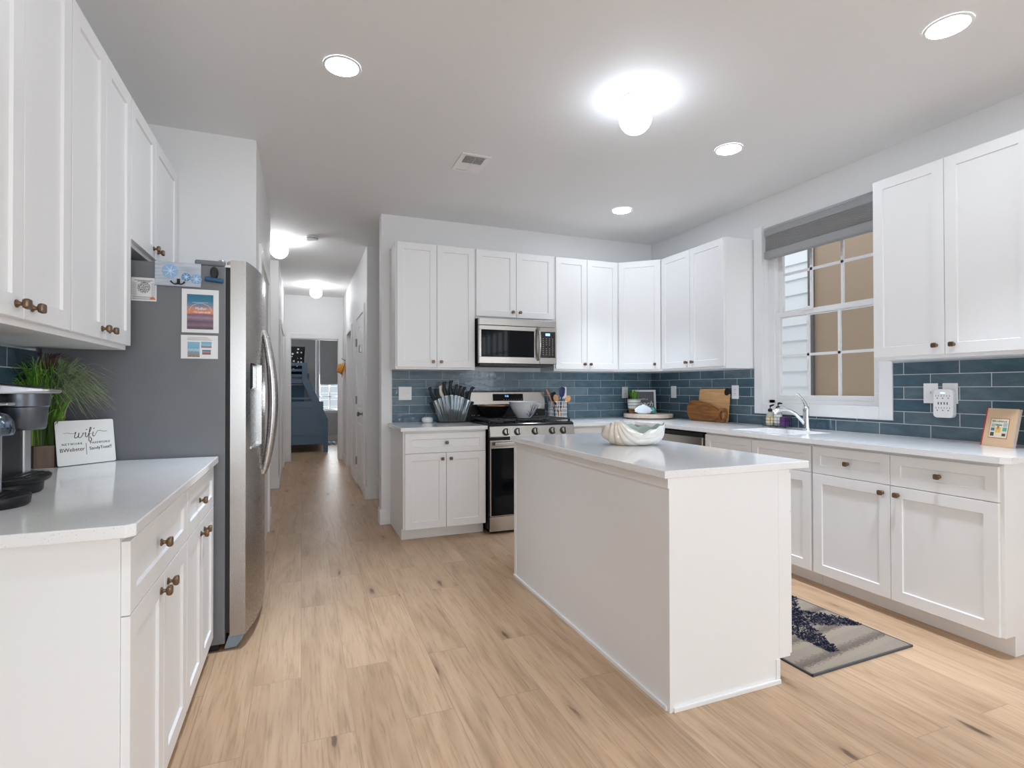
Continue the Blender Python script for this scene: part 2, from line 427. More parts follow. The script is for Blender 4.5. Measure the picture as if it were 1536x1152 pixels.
# door in the right hall wall: local x -> +Y (hinges at the far side)
door_leaf('door_1', frameM((.668, 6.35, 0), (0, 1, 0), (-1, 0, 0)) @ Matrix.Diagonal((1, 1, 1, 1)), .81, 2.11, .07, True, (.30, 1.08, 1.82))
door_leaf('door_2', frameM((-.263, 4.035, 0), (0, 1, 0), (1, 0, 0)), .97, 2.11, .9, True, ())
door_leaf('door_3', frameM((-.258, 7.725, 0), (0, 1, 0), (1, 0, 0)), .66, 2.04, .60, True, ())
door_leaf('door_4', frameM((-.258, 8.39, 0), (0, 1, 0), (1, 0, 0)), .655, 2.04, .06, True, (.30, 1.08, 1.82))
q = tag(MB().box(.640, .668, 6.52, 6.63, 1.66, 1.75).box(.632, .640, 6.54, 6.58, 1.67, 1.74).build('door_latch', M_nickel, bevel=.003), 'small metal latch plate high on the white hall door', 'latch')

# staircase behind the corner
st = thing('staircase', 'white carpeted steps rising to the right behind the kitchen wall corner', 'stairs', (.95, 5.04, 0))
M_carp = mat('grey_carpet', (.42, .41, .40), .95)
for i in range(8):
    MB().box(i*.25, i*.25+.25, 0, .96, 0 if i == 0 else (i-1)*.19, (i+1)*.19).build('step', M_carp, st, bevel=.008)
MB().prism([(-.17, 0), (-.02, 0), (2.0, 1.52), (2.0, 1.78), (-.02, .30), (-.17, .25)], 1.005, 1.039, 1).build('skirt_board', M_trim, st)

# ------------------------------------------------------------------ windows on the right wall
def bar(b, *a): b.box(*a)
w1 = MB()
# casing (picture-frame trim) on the wall face
cs = .088
w1.box(XR-.02, XR, WY0-cs, WY0, WZ0-cs, WZ1+.02).box(XR-.02, XR, WY1, WY1+cs, WZ0-cs, WZ1+.02).box(XR-.02, XR, WY0, WY1, WZ0-cs, WZ0)
root = struct(w1.build('trim_7', M_trim, bevel=.004))
win = MB(); fx0, fx1 = 3.665, 3.74
win.box(fx0-.01, fx1, WY1-.06, WY1, WZ0, WZ1).box(fx0-.01, fx1, WY0, WY0+.05, WZ0, WZ1).box(fx0-.01, fx1, WY0, WY1, WZ0, WZ0+.03).box(fx0-.01, fx1, WY0, WY1, WZ1-.04, WZ1)
winr = struct(win.build('window_1', M_trim, bevel=.003))
def sash(x, z0, z1, name):
    y0, y1 = WY0+.05, WY1-.06
    b = MB(); fr = .038
    b.box(x, x+.03, y0, y0+fr, z0, z1).box(x, x+.03, y1-fr, y1, z0, z1).box(x, x+.03, y0+fr, y1-fr, z0, z0+fr).box(x, x+.03, y0+fr, y1-fr, z1-fr, z1)
    s_ = b.build(name, M_white, winr, bevel=.003)
    gy0, gy1, gz0, gz1 = y0+fr, y1-fr, z0+fr, z1-fr
    g = MB()
    for k in (1, 2): yy = gy0+(gy1-gy0)*k/3; g.box(x+.008, x+.022, yy-.010, yy+.010, gz0, gz1)
    zz = (gz0+gz1)/2; g.box(x+.008, x+.022, gy0, gy1, zz-.010, zz+.010)
    g.build('muntin_grid', M_white, s_)
    MB().box(x+.013, x+.017, gy0, gy1, gz0, gz1).build('glass', M_glass, s_)
    return s_
sash(3.665, WZ0+.03, 1.845, 'lower_sash')
sash(3.70, 1.80, WZ1-.04, 'upper_sash')
MB().box(3.645, 3.668, 2.95, 3.03, 1.835, 1.86).build('sash_lock', M_white, winr, bevel=.004)
tag(MB().box(3.615, 3.655, WY0+.012, WY0+.055, 1.10, 1.19).build('window_sensor', M_white, bevel=.004), 'small white sensor box in the lower corner of the kitchen window', 'sensor')
# cellular shade
sh = thing('cellular_shade', 'raised grey cellular shade at the top of the window over the sink', 'window blind', (3.575, 2.40, 0))
MB().box(-.03, .03, -.02, .905, 2.47, 2.525).build('head_rail', M_shade, sh, bevel=.004)
b = MB(); n = 22
prof = []
for i in range(n+1):
    z = 2.47-.125*i/n; prof.append((-.021 if i % 2 else -.028, z))
for i in range(n, -1, -1):
    z = 2.47-.125*i/n; prof.append((.018 if i % 2 else .028, z))
b.loft([[(x, 0, z) for x, z in prof], [(x, .895, z) for x, z in prof]])
b.build('pleats', M_shade, sh)
MB().box(-.033, .033, -.008, .903, 2.285, 2.345).build('bottom_rail', M_shade, sh, bevel=.006)

# ------------------------------------------------------------------ outside the kitchen window
nb = thing('neighbouring_house', 'house with white lap siding and tan wall seen through the sink window', 'building', (5.2, 4.2, 0))
b = MB()
for i in range(26):
    z = -.3+i*.172
    b.loft([[(.02, y, z) , (-.028, y, z), (-.002, y, z+.172), (.02, y, z+.172)] for y in (.03, 4.)])
b.build('lap_siding', M_siding, nb)
MB().box(-.03, .12, -.032, .03, -.3, 4.2).build('corner_strip', mat('dark_trim', (.12, .11, .11), .5), nb)
b = MB().box(.0, .14, -5., -.030, -.3, 4.2)
b.build('tan_panel', M_tan, nb)
MB().box(-.05, .0, -5., -.045, 1.06, 1.09).build('sill', mat('sill_grey', (.55, .53, .50), .5), nb)
MB().box(-.012, .0, -5., -.045, -.3, 1.06).build('lower_wall', mat('dark_grey_wall', (.16, .15, .14), .6), nb)  # darker grey wall below the sill

# ------------------------------------------------------------------ knobs and cabinets
def knob_mesh():
    b = MB()
    b.loft([sup(0, y, 0, r, 16, 2.) for r, y in ((.0105, 0), (.0105, -.003), (.0065, -.006), (.0048, -.010), (.0055, -.014))], True)
    b.loft([sup(0, y, 0, r, 20, 4.2) for r, y in ((.006, -.0135), (.0115, -.0165), (.0135, -.021), (.0135, -.026), (.0118, -.0292))], True)
    o = b.build('knob', M_bronze, smooth=True); me = o.data; bpy.data.objects.remove(o); return me
KN = knob_mesh()
def put_knob(parent, x, y, z):
    o = bpy.data.objects.new('knob', KN); C.objects.link(o); o.parent = parent; o.location = (x, y, z); return o
def front(root, kind, x0, x1, z0, z1, knob=None, fw=.058):
    g = .0016; x0 += g; x1 -= g; z0 += g; z1 -= g; T = .019
    def r(i, y): return [(x0+i, y, z0+i), (x1-i, y, z0+i), (x1-i, y, z1-i), (x0+i, y, z1-i)]
    f = fw if kind == 'door' else fw*.86
    b = MB(); b.loft([r(0, -.0006), r(0, -T+.0015), r(.0015, -T), r(f, -T), r(f+.003, -T+.008), ])
    # recessed flat panel closes the last ring
    o = b.build(kind, M_cab, root)
    if knob: put_knob(o, knob[0], -T, knob[1])
    return o
def cabinet(name, label, loc, rz, w, d, z0, z1, fronts, kick=None, group=None, cat='cabinet'):
    root = thing(name, label, cat, loc, rz, group)
    b = MB()
    b.box(0, w, 0, d, z0, z1)
    if kick is not None: b.box(0, w, kick, d, 0, z0)
    b.build('carcass', M_cab, root, bevel=.001, seg=1)
    for f in fronts: front(root, *f)
    return root
BZ0, BZ1 = .095, .884      # base carcass
DZ = .704; TZ = .868
# --- back wall base (left of the range)
YC = 4.267
cabinet('base_cabinet', 'white two door base cabinet left of the range under the knife block', (.752, YC, 0), 0, .696, YB-YC-.001, BZ0, BZ1,
    [('drawer', .012, .69, DZ, TZ, (.351, .785)), ('door', .012, .351, BZ0, DZ, (.315, .655)), ('door', .351, .69, BZ0, DZ, (.387, .655))], .075)
cabinet('base_cabinet', 'white base cabinet between the range and the room corner', (2.268, YC, 0), 0, .60, YB-YC-.001, BZ0, BZ1,
    [('drawer', .01, .30, DZ, TZ, (.155, .785)), ('drawer', .30, .585, DZ, TZ, (.44, .785)), ('door', .01, .30, BZ0, DZ, (.26, .655)), ('door', .30, .585, BZ0, DZ, (.34, .655))], .075)
def slab(name, label, boxes, poly=None):
    b = MB()
    for q in boxes: b.box(*q)
    if poly: b.prism(poly, .884, .914)
    return tag(b.build(name, M_quartz, bevel=.003), label, 'countertop')
slab('countertop', 'short white quartz countertop left of the range', [(.728, 1.452, 4.222, YB-.011, .884, .914)])
# --- back wall uppers
YU = 4.592
U0, U1 = 1.393, 2.492
def wallcab(label, x0, x1, z0, doors, z1=U1, y=YU, d=None):
    fr = []
    for a, bb, kx in doors: fr.append(('door', a-x0, bb-x0, z0+.017, z1-.004, (kx-x0, z0+.068)))
    return cabinet('wall_cabinet', label, (x0, y, 0), 0, x1-x0, (d or YB-y)-.001, z0, z1, fr)
wallcab('tall white wall cabinet left of the microwave, above the knife block', .745, 1.457, U0, [(.755, 1.103, 1.068), (1.103, 1.452, 1.14)])
wallcab('short white wall cabinet directly above the microwave', 1.459, 2.248, 1.862, [(1.464, 1.854, 1.818), (1.854, 2.243, 1.89)])
wallcab('narrow two door white wall cabinet right of the microwave', 2.250, 2.962, U0, [(2.262, 2.604, 2.57), (2.604, 2.956, 2.638)])
# diagonal corner cabinet
XU = 3.29
cc = thing('corner_wall_cabinet', 'diagonal one door white wall cabinet in the room corner', 'cabinet', (2.964, YU, 0))
b = MB(); dx, dy = XU-2.964, 4.305-YU
b.prism([(0, 0), (dx, dy), (XR-2.965, dy), (XR-2.965, YB-YU-.001), (0, YB-YU-.001)], U0, U1); b.build('carcass', M_cab, cc, bevel=.001, seg=1)
ang = math.atan2(dy, dx); L = math.hypot(dx, dy)
dd = front(cc, 'door', .012, L-.012, U0+.017, U1-.004, (L-.07, U0+.068)); dd.rotation_euler = (0, 0, ang)
# right wall uppers: face -X, local x -> -Y
def rcab(name, label, Y1, Y0, X, d, z0, z1, fr, kick=None):
    f2 = []
    for k, ya, yb, za, zb, kn in fr:   # ya > yb in world Y
        f2.append((k, Y1-ya, Y1-yb, za, zb, None if kn is None else (Y1-kn[0], kn[1])))
    return cabinet(name, label, (X, Y1, 0), -PI/2, Y1-Y0, d, z0, z1, f2, kick)
rcab('wall_cabinet', 'two door white wall cabinet on the right wall, left of the window', 4.303, 3.462, XU, XR-XU-.001, U0, U1,
    [('door', 4.297, 3.885, U0+.017, U1-.004, (3.925, U0+.068)), ('door', 3.885, 3.468, U0+.017, U1-.004, (3.845, U0+.068))])
rcab('wall_cabinet', 'large two door white wall cabinet at the right edge, above the surge protector', 2.226, 1.44, XU, XR-XU-.001, U0, U1,
    [('door', 2.222, 1.832, U0+.017, U1-.004, (1.875, U0+.068)), ('door', 1.832, 1.445, U0+.017, U1-.004, (1.79, U0+.068))])
# right wall base
XB = 2.945
D = XR-XB-.001
rcab('base_cabinet', 'white two drawer base cabinet at the right edge under the book', 2.374, 1.415, XB, D, BZ0, BZ1,
    [('drawer', 2.368, 1.905, DZ, TZ, (2.142, .787)), ('drawer', 1.905, 1.428, DZ, TZ, (1.669, .787)),
     ('door', 2.368, 1.905, BZ0, DZ, (1.945, .660)), ('door', 1.905, 1.428, BZ0, DZ, (1.865, .660))], .075)
rcab('base_cabinet', 'white sink base cabinet under the faucet', 3.312, 2.376, XB, D, BZ0, BZ1,
    [('drawer', 3.306, 2.845, DZ, TZ, None), ('drawer', 2.845, 2.381, DZ, TZ, None),
     ('door', 3.306, 2.845, BZ0, DZ, (2.885, .660)), ('door', 2.845, 2.381, BZ0, DZ, (2.805, .660))], .075)
# corner slab (L) with sink cut-out
SY0, SY1, SX0, SX1 = 2.60, 3.14, 3.03, 3.40
FX = 2.905
tp = MB()
zz = (.884, .914)
tp.box(2.262, XR-.011, 4.222, YB-.011, *zz)
tp.box(FX, XR-.011, SY1, 4.222, *zz).box(FX, SX0, SY0, SY1, *zz).box(SX1, XR-.011, SY0, SY1, *zz)
tp.prism([(FX+.03, 1.383), (XR-.011, 1.383), (XR-.011, SY0), (FX, SY0), (FX, 1.413)], *zz)
bmesh.ops.remove_doubles(tp.bm, verts=tp.bm.verts[:], dist=.0002)
tag(tp.build('countertop', M_quartz), 'long white quartz countertop running from the range round to the right edge', 'countertop')
sk = thing('sink', 'undermount steel sink basin in front of the faucet', 'sink', (3.215, 2.87, .74))
a, b_ = (SX1-SX0)/2, (SY1-SY0)/2
b = MB()
for q in ((-a-.012, -a, -b_, b_, 0, .143), (a, a+.012, -b_, b_, 0, .143), (-a, a, -b_-.012, -b_, 0, .143), (-a, a, b_, b_+.012, 0, .143), (-a, a, -b_, b_, -.01, 0)): b.box(*q)
b.build('basin', M_steel, sk); MB().lathe([(.03, 0), (.03, .004), (.02, .005)], n=20).build('drain', M_chrome, sk)
# dishwasher
dw = thing('dishwasher', 'stainless dishwasher beside the sink cabinet, half hidden by the island', 'dishwasher', (XB, 3.92, 0), -PI/2)
MB().box(0, .60, 0, D, .06, .882).build('body', M_black, dw)
MB().box(.006, .594, -.03, -.001, .11, .838).build('door', M_steel, dw, bevel=.004)
MB().box(.003, .597, -.034, -.001, .842, .872).build('control_strip', M_black, dw, bevel=.004)
MB().tube([(.04, -.031, .70), (.04, -.06, .70), (.56, -.06, .70), (.56, -.031, .70)], .010, 12).build('handle', M_steel, dw, smooth=True)
cabinet('corner_base_cabinet', 'plain white filler cabinet in the counter corner past the dishwasher', (XB, 4.255, 0), -PI/2, .33, D, 0, BZ1, [])
# backsplashes
tag(MB().box(.765, 3.59, YB-.010, YB-.0005, .9145, 1.392).build('tile_backsplash', M_tileb), 'blue glazed tile backsplash on the wall behind the range', 'backsplash')
b = MB(); x0, x1 = XR-.010, XR-.0005
b.box(x0, x1, WY1+cs+.001, YB-.0105, .9145, 1.392).box(x0, x1, WY0-cs-.001, WY1+cs+.001, .9145, WZ0-cs-.001).box(x0, x1, 1.383, WY0-cs-.001, .9145, 1.392)
tag(b.build('tile_backsplash', M_tiler), 'blue glazed tile backsplash on the window wall', 'backsplash')
tag(MB().box(XL+.0005, XL+.010, .2, 2.80, .9145, 1.386).build('tile_backsplash', M_tiler), 'blue tile backsplash behind the coffee maker', 'backsplash')

# --- left side
XLD = -.395
def lcab(name, label, Y0, Y1, X, d, z0, z1, fr, kick=None):
    f2 = [(k, ya-Y0, yb-Y0, za, zb, None if kn is None else (kn[0]-Y0, kn[1])) for k, ya, yb, za, zb, kn in fr]
    return cabinet(name, label, (X, Y0, 0), PI/2, Y1-Y0, d, z0, z1, f2, kick)
DL = XLD-XL-.001
lcab('base_cabinet', 'nearest white base cabinet at the left edge, under the coffee maker', 1.50, 2.178, XLD, DL, BZ0-.015, BZ1,
    [('drawer', 1.505, 2.175, .69, TZ, (1.80, .785)), ('door', 1.505, 1.842, BZ0-.015, .69, (1.80, .645)), ('door', 1.842, 2.175, BZ0-.015, .69, (1.885, .645))], .08)
lcab('base_cabinet', 'white base cabinet on the left wall next to the refrigerator', 2.18, 2.795, XLD, DL, BZ0-.015, BZ1,
    [('drawer', 2.185, 2.79, .69, TZ, (2.42, .785)), ('door', 2.185, 2.49, BZ0-.015, .69, (2.452, .645)), ('door', 2.49, 2.79, BZ0-.015, .69, (2.53, .645))], .08)
tag(MB().prism([(XL+.001, 1.463), (-.375, 1.463), (-.358, 1.480), (-.358, 2.80), (XL+.001, 2.80)], .884, .914).build('countertop', M_quartz, bevel=.003), 'white quartz countertop on the left with the coffee maker', 'countertop')
XLU = -.70
DU = XLU-XL-.001
lcab('wall_cabinet', 'nearest two door white wall cabinet at the left edge, above the coffee maker', 1.455, 2.086, XLU, DU, 1.393, 2.49,
    [('door', 1.46, 1.775, 1.41, 2.486, (1.735, 1.447)), ('door', 1.775, 2.084, 1.41, 2.486, (1.82, 1.447))])
lcab('wall_cabinet', 'second two door white wall cabinet on the left wall, next to the refrigerator', 2.088, 2.722, XLU, DU, 1.393, 2.49,
    [('door', 2.09, 2.404, 1.41, 2.486, (2.366, 1.449)), ('door', 2.404, 2.72, 1.41, 2.486, (2.445, 1.449))])
lcab('wall_cabinet', 'short white wall cabinet above the refrigerator', 2.724, 3.738, XLU, DU, 1.855, 2.49,
    [('door', 2.728, 3.13, 1.872, 2.486, (3.09, 1.92)), ('door', 3.13, 3.62, 1.872, 2.486, (3.175, 1.92))])

# ------------------------------------------------------------------ island
isl = thing('kitchen_island', 'white kitchen island with plain side panels', 'kitchen island', (1.297, 1.659, 0))
b = MB(); w, l = .555, 1.575
b.box(0, w, 0, l, 0, .884)
b.build('carcass', M_cab, isl, bevel=.001, seg=1)
b = MB().prism([(w, .10), (w+.062, .10), (w+.062, .884), (w, .884)], 0, l, 1)
b.build('door_frame', M_cab, isl)
for k, (a0, a1) in enumerate(((.006, .53), (.53, 1.05), (1.05, 1.57))):
    for kind, z0, z1, kn in (('drawer', DZ, TZ, .787), ('door', BZ0+.01, DZ, .655)):
        f = front(isl, kind, a0, a1, z0, z1, ((a0+a1)/2 if kind == 'drawer' else a1-.035, kn))
        f.rotation_euler = (0, 0, PI/2); f.location = (w+.062, 0, 0)
b = MB()
b.box(-.011, -.0003, .012, l, 0, .018).box(.012, w, -.011, -.0003, 0, .018).box(w-.02, w+.002, -.004, -.0002, .018, .10)
b.build('shoe_moulding', M_trim, isl, bevel=.005)
MB().prism([(-.004, -.004), (.014, -.004), (.014, -.0002), (-.0002, -.0002), (-.0002, .016), (-.004, .016)], 0, .845).box(-.004, -.0002, l-.03, l, 0, .845).box(-.006, -.0002, .0, l, .8455, .8835).build('corner_strip', M_trim, isl)
tag(MB().box(1.272, 2.022, 1.652, 3.252, .884, .914).build('countertop', M_quartz, bevel=.003), 'white quartz countertop of the island under the shell bowl', 'countertop')

# ------------------------------------------------------------------ refrigerator
FY0, FY1 = 2.813, 3.725
fr = thing('refrigerator', 'side by side stainless refrigerator with grey side', 'refrigerator', (-.67, FY0, 0))
ox, oy = .67, -FY0      # world -> local: x+ox, y+oy
def FX_(y):
    u = (y-3.27)/.457
    return -.194-.052*abs(u)**2.4
b = MB(); b.box(-1.02+ox, -.332+ox, 0, FY1+oy, .035, 1.80); b.build('cabinet_body', M_fside, fr, bevel=.004)
MB().box(-.98+ox, -.36+ox, .02, FY1+oy-.02, .0, .035).build('base', M_black, fr)
MB().box(-.46+ox, -.335+ox, 0.0, .14, 1.80, 1.826).build('hinge_cover', M_fside, fr, bevel=.008)
MB().box(-.46+ox, -.335+ox, FY1+oy-.14, FY1+oy, 1.80, 1.826).build('hinge_cover', M_fside, fr, bevel=.008)
b = MB(); b.lathe([(.018, 0), (.018, .016), (.012, .022)], (-.312+ox, .03, 1.81), 16); b.lathe([(.016, 0), (.016, .014), (.011, .02)], (-.352+ox, .03, 1.815), 16)
b.box(-.36+ox, -.262+ox, .012, .05, 1.80, 1.812)
b.build('hinge', M_nickel, fr, smooth=True)
def fdoor(name, y0, y1, holes=None, n=14):
    b = MB()
    def ring_pts(ya, yb, m=n):
        pts = [(FX_(ya+(yb-ya)*i/m), ya+(yb-ya)*i/m) for i in range(m+1)]
        return pts
    z0, z1 = .069, 1.833
    def block(ya, yb, za, zb):
        pts = ring_pts(ya, yb); poly = [(x+ox, y+oy) for x, y in pts]+[(-.312+ox, yb+oy), (-.312+ox, ya+oy)]
        b.prism(poly, za, zb)
    if holes:
        ha, hb, hz0, hz1 = holes
        block(y0, y1, z0, hz0); block(y0, y1, hz1, z1); block(y0, ha, hz0, hz1); block(hb, y1, hz0, hz1)
    else: block(y0, y1, z0, z1)
    bmesh.ops.remove_doubles(b.bm, verts=b.bm.verts[:], dist=.0001)
    return b.build(name, M_steelf, fr)
hole = (2.872, 3.125, .935, 1.352)
fz = fdoor('freezer_door', FY0, 3.212, hole); rf = fdoor('fridge_door', 3.220, FY1)
for d_, y0, y1 in ((fz, FY0, 3.212), (rf, 3.220, FY1)):
    MB().box(-.331+ox, -.3125+ox, y0+oy+.012, y1+oy-.012, .08, 1.80).build('gasket', M_seal, d_)
ha, hb, hz0, hz1 = hole
dsp = MB().box(-.308+ox, -.300+ox, ha+oy, hb+oy, hz0, hz1).build('dispenser_back', mat('light_grey_plastic', (.62, .66, .70), .4), fz)
MB().box(-.300+ox, -.222+ox, ha+oy+.004, hb+oy-.004, 1.225, hz1-.003).build('dispenser_panel', M_blackgl, fz, bevel=.012)
MB().box(-.300+ox, -.226+ox, ha+oy+.001, hb+oy-.001, hz0, hz0+.012).build('drip_tray', M_nickel, fz)
for yy, dd_ in ((3.175, fz), (3.258, rf)):
    pts = []; rr = []
    for i in range(25):
        u = i/24; z = 1.545-(1.545-.770)*u; k = math.sin(PI*u)
        pts.append((FX_(yy)+.002+(.047*k**.75)+ox, yy+oy, z)); rr.append(.012+.0070*k)
    MB().tube(pts, rr, 12, sx=1.25).build('handle', M_steelf, dd_, smooth=True)
b = MB(); b.prism([(-.335+ox, .012), (-.318+ox, .064), (-.25+ox, .064), (-.262+ox, .04), (-.285+ox, .008), (-.335+ox, .005)], .015, FY1-FY0-.015, 1)
b.build('kick_plate', mat('blue_grey_plastic', (.22, .28, .34), .4), fr, bevel=.002)
# things on the refrigerator side
Yf = FY0-.0015
def sidepanel(x0, x1, z0, z1, t=.002): return MB().box(x0, x1, Yf-t, Yf, z0, z1)
def rotm(cx, cz, a): return Matrix.Translation((cx, 0, cz)) @ Matrix.Rotation(a, 4, 'Y') @ Matrix.Translation((-cx, 0, -cz))
def planeM(cx, cz, y, rx=0.): return frameM((cx, y, cz), (1, 0, 0), (0, 0, 1))
def gen(t): return t.n('TexCoord').outputs['Generated']
# sunset card
def m_sunset():
    m = mat('sunset_print', (.5, .5, .5), .3); t = NT(m); s_ = t.n('SeparateXYZ'); t.l(gen(t), s_.inputs[0])
    nz = t.noise(t.mapv(gen(t), (3., 1., 22.)), 1., 4.)
    z = t.n('Math', _operation='MULTIPLY_ADD'); t.l(nz, z.inputs[0]); z.inputs[1].default_value = .10; t.l(s_.outputs[2], z.inputs[2])
    sub = t.n('Math', _operation='SUBTRACT'); t.l(z.outputs[0], sub.inputs[0]); sub.inputs[1].default_value = .05
    c = t.ramp(sub.outputs[0], [(0., (.05, .025, .04)), (.12, (.22, .12, .16)), (.22, (.10, .06, .10)), (.33, (.32, .20, .26)), (.42, (.16, .10, .16)), (.47, (.75, .22, .08)), (.58, (.55, .25, .18)), (.68, (.18, .22, .30)), (.82, (.01, .18, .30)), (1., (.01, .13, .25))])
    t.l(c, t.b.inputs['Base Color']); return m
def m_beach(name, a=0.):
    m = mat(name, (.5, .5, .5), .3); t = NT(m); s_ = t.n('SeparateXYZ'); t.l(gen(t), s_.inputs[0])
    nz = t.noise(t.mapv(gen(t), (5., 1., 9.), loc=(a, 0, 0)), 1., 5., .65)
    z = t.n('Math', _operation='MULTIPLY_ADD'); t.l(nz, z.inputs[0]); z.inputs[1].default_value = .5; t.l(s_.outputs[2], z.inputs[2])
    c = t.ramp(z.outputs[0], [(.2, (.10, .08, .08)), (.42, (.35, .27, .22)), (.56, (.12, .25, .36)), (.7, (.42, .55, .62)), (.85, (.15, .38, .52)), (1.2 if False else 1., (.20, .42, .58))])
    t.l(c, t.b.inputs['Base Color']); return m
t1 = thing('sunset_card', 'white card with a sunset beach print on the refrigerator side', 'card', (-.435, Yf, 1.486))
def loc_side(b, root): # shift world geometry to root local
    bmesh.ops.translate(b.bm, verts=b.bm.verts[:], vec=-Vector(root.location)); return b
loc_side(sidepanel(-.509, -.360, 1.486, 1.686), t1).build('card', M_paper, t1)
loc_side(MB().box(-.488, -.382, Yf-.0028, Yf-.002, 1.502, 1.662), t1).build('picture', m_sunset(), t1)
b = MB()
b.text('MyBun', .017, planeM(-.434, 1.597, Yf-.003), shear=.3).text('732-684-6698', .0125, planeM(-.430, 1.580, Yf-.003), shear=.3)
b.box(-.466, -.402, Yf-.0032, Yf-.0028, 1.6245, 1.6257)
pts = [(-.434+.045*math.cos(a_), Yf-.003, 1.585+.036*math.sin(a_)) for a_ in [PI*k/16 for k in range(17)]]
b.tube(pts, .0006, 5)
loc_side(b, t1).build('lettering', M_white, t1)
t2 = thing('beach_card', 'landscape card with small beach pictures below the sunset card', 'card', (-.437, Yf, 1.366))
loc_side(sidepanel(-.512, -.363, 1.366, 1.474), t2).build('card', M_paper, t2)
loc_side(MB().box(-.485, -.437, Yf-.0028, Yf-.002, 1.374, 1.443), t2).build('picture', m_beach('beach_print_a'), t2)
loc_side(MB().box(-.431, -.389, Yf-.0028, Yf-.002, 1.417, 1.445), t2).build('picture', m_beach('beach_print_b', 3.), t2)
loc_side(MB().box(-.427, -.392, Yf-.0028, Yf-.002, 1.386, 1.407), t2).build('picture', m_sunset(), t2)
b = MB()
for k, z in enumerate((1.452, 1.458, 1.464)): b.box(-.486, -.386-.01*k, Yf-.0026, Yf-.002, z, z+.0014)
loc_side(b, t2).build('lettering', mat('brown_ink', (.30, .16, .12), .5), t2)
t3 = thing('paper_leaflet', 'small printed white leaflet at the upper left of the refrigerator side', 'paper', (-.66, Yf, 1.62))
loc_side(sidepanel(-.703, -.607, 1.620, 1.724), t3).build('sheet', M_paper, t3)
b = MB()
for z in [1.643+.0055*k for k in range(11)]:
    b.box(-.700, -.683, Yf-.0026, Yf-.002, z, z+.001).box(-.627, -.612, Yf-.0026, Yf-.002, z, z+.001)
for z in (1.628, 1.636): b.box(-.698, -.63, Yf-.0026, Yf-.002, z, z+.0018)
for k in range(3): b.box(-.690+.012*k, -.622-.008*k, Yf-.0026, Yf-.002, 1.711-.005*k, 1.713-.005*k)
loc_side(b, t3).build('lettering', M_ink, t3)
def disc(cx, cz, r, y, n=24, sx=1.): return [(cx+r*sx*math.cos(2*PI*k/n), y, cz+r*math.sin(2*PI*k/n)) for k in range(n)]
m = mat('scribble_print', (.5, .5, .5), .5); t = NT(m); nz = t.noise(t.mapv(t.obj(), (330., 1., 330.)), 1., 3.)
t.l(t.ramp(nz, [(.46, (.05, .05, .05)), (.52, (.75, .75, .75))]), t.b.inputs['Base Color'])
loc_side(MB().loft([disc(-.655, 1.680, .025, Yf-.0026), disc(-.655, 1.680, .025, Yf-.002)]), t3).build('map_print', m, t3)
b = MB(); b.loft([[(-.622+.011*math.cos(PI*k/10), y, 1.627+.013*math.sin(PI*k/10)) for k in range(11)] for y in (Yf-.0027, Yf-.002)])
loc_side(b, t3).build('logo', mat('orange_print', (.6, .18, .05), .5), t3)
# board with shells and hook
t4 = thing('shell_hook_board', 'pale blue board with painted seashells and a black double hook', 'wall hook', (-.52, Yf, 1.694))
m = mat('washed_board', (.45, .5, .56), .5); t = NT(m); nz = t.noise(t.mapv(t.obj(), (9., 1., 90.)), 1., 4.)
t.l(t.ramp(nz, [(.3, (.36, .40, .47)), (.7, (.56, .60, .66))]), t.b.inputs['Base Color'])
loc_side(MB().box(-.612, -.432, Yf-.012, Yf, 1.694, 1.802), t4).build('board', m, t4, bevel=.001)
M_sh = [mat('shell_blue_%d' % k, c, .5) for k, c in enumerate(((.28, .45, .66), (.10, .25, .48), (.22, .40, .62)))]
for k, (cx, cz, r) in enumerate(((-.553, 1.760, .033), (-.490, 1.737, .019), (-.450, 1.730, .023))):
    b = MB(); n = 40
    ring = [(cx+(r*(1 if i % 4 < 2 else .93))*math.cos(2*PI*i/n), Yf-.0135, cz+(r*(1 if i % 4 < 2 else .93))*math.sin(2*PI*i/n)) for i in range(n)]
    back = [(x, Yf-.012, z) for x, _, z in ring]; b.loft([back, ring])
    o = loc_side(b, t4).build('painted_shell', M_sh[k], t4)
    b = MB()
    for i in range(7):
        a_ = 2*PI*i/7+.4; b.tube([(cx, Yf-.0137, cz), (cx+.85*r*math.cos(a_), Yf-.0137, cz+.85*r*math.sin(a_))], [.0022, .0006], 6)
    loc_side(b, t4).build('shell_rays', mat('shell_light', (.60, .72, .85), .5), t4)
b = MB(); hx, hz = -.520, 1.706
b.tube([(hx, Yf-.013, hz+.017), (hx, Yf-.020, hz+.004), (hx, Yf-.02, hz-.004)], .0035, 8)
for s_ in (-1, 1): b.tube([(hx, Yf-.018, hz), (hx+s_*.012, Yf-.026, hz-.006), (hx+s_*.022, Yf-.03, hz-.001), (hx+s_*.027, Yf-.03, hz+.007)], [.0032, .003, .003, .004], 8)
b.box(hx-.006, hx+.006, Yf-.015, Yf-.0121, hz-.004, hz+.021)
loc_side(b, t4).build('double_hook', M_black, t4, smooth=True)
t5 = thing('magnetic_clip', 'dark blue magnetic bag clip near the top of the refrigerator', 'clip', (-.378, Yf, 1.72))
M_tealb = mat('deep_blue_plastic', (.012, .075, .16), .3)
b = MB(); b.box(-.417, -.340, Yf-.022, Yf-.001, 1.722, 1.742, rotm(-.378, 1.73, .10)); loc_side(b, t5).build('jaw', M_tealb, t5, bevel=.006)
b = MB(); b.loft([[(-.378+w_*math.cos(2*PI*k/16), y, 1.766+.028*math.sin(2*PI*k/16)) for k in range(16)] for y, w_ in ((Yf-.001, .017), (Yf-.014, .016), (Yf-.018, .012))])
loc_side(b, t5).build('grip', M_black, t5, smooth=True)

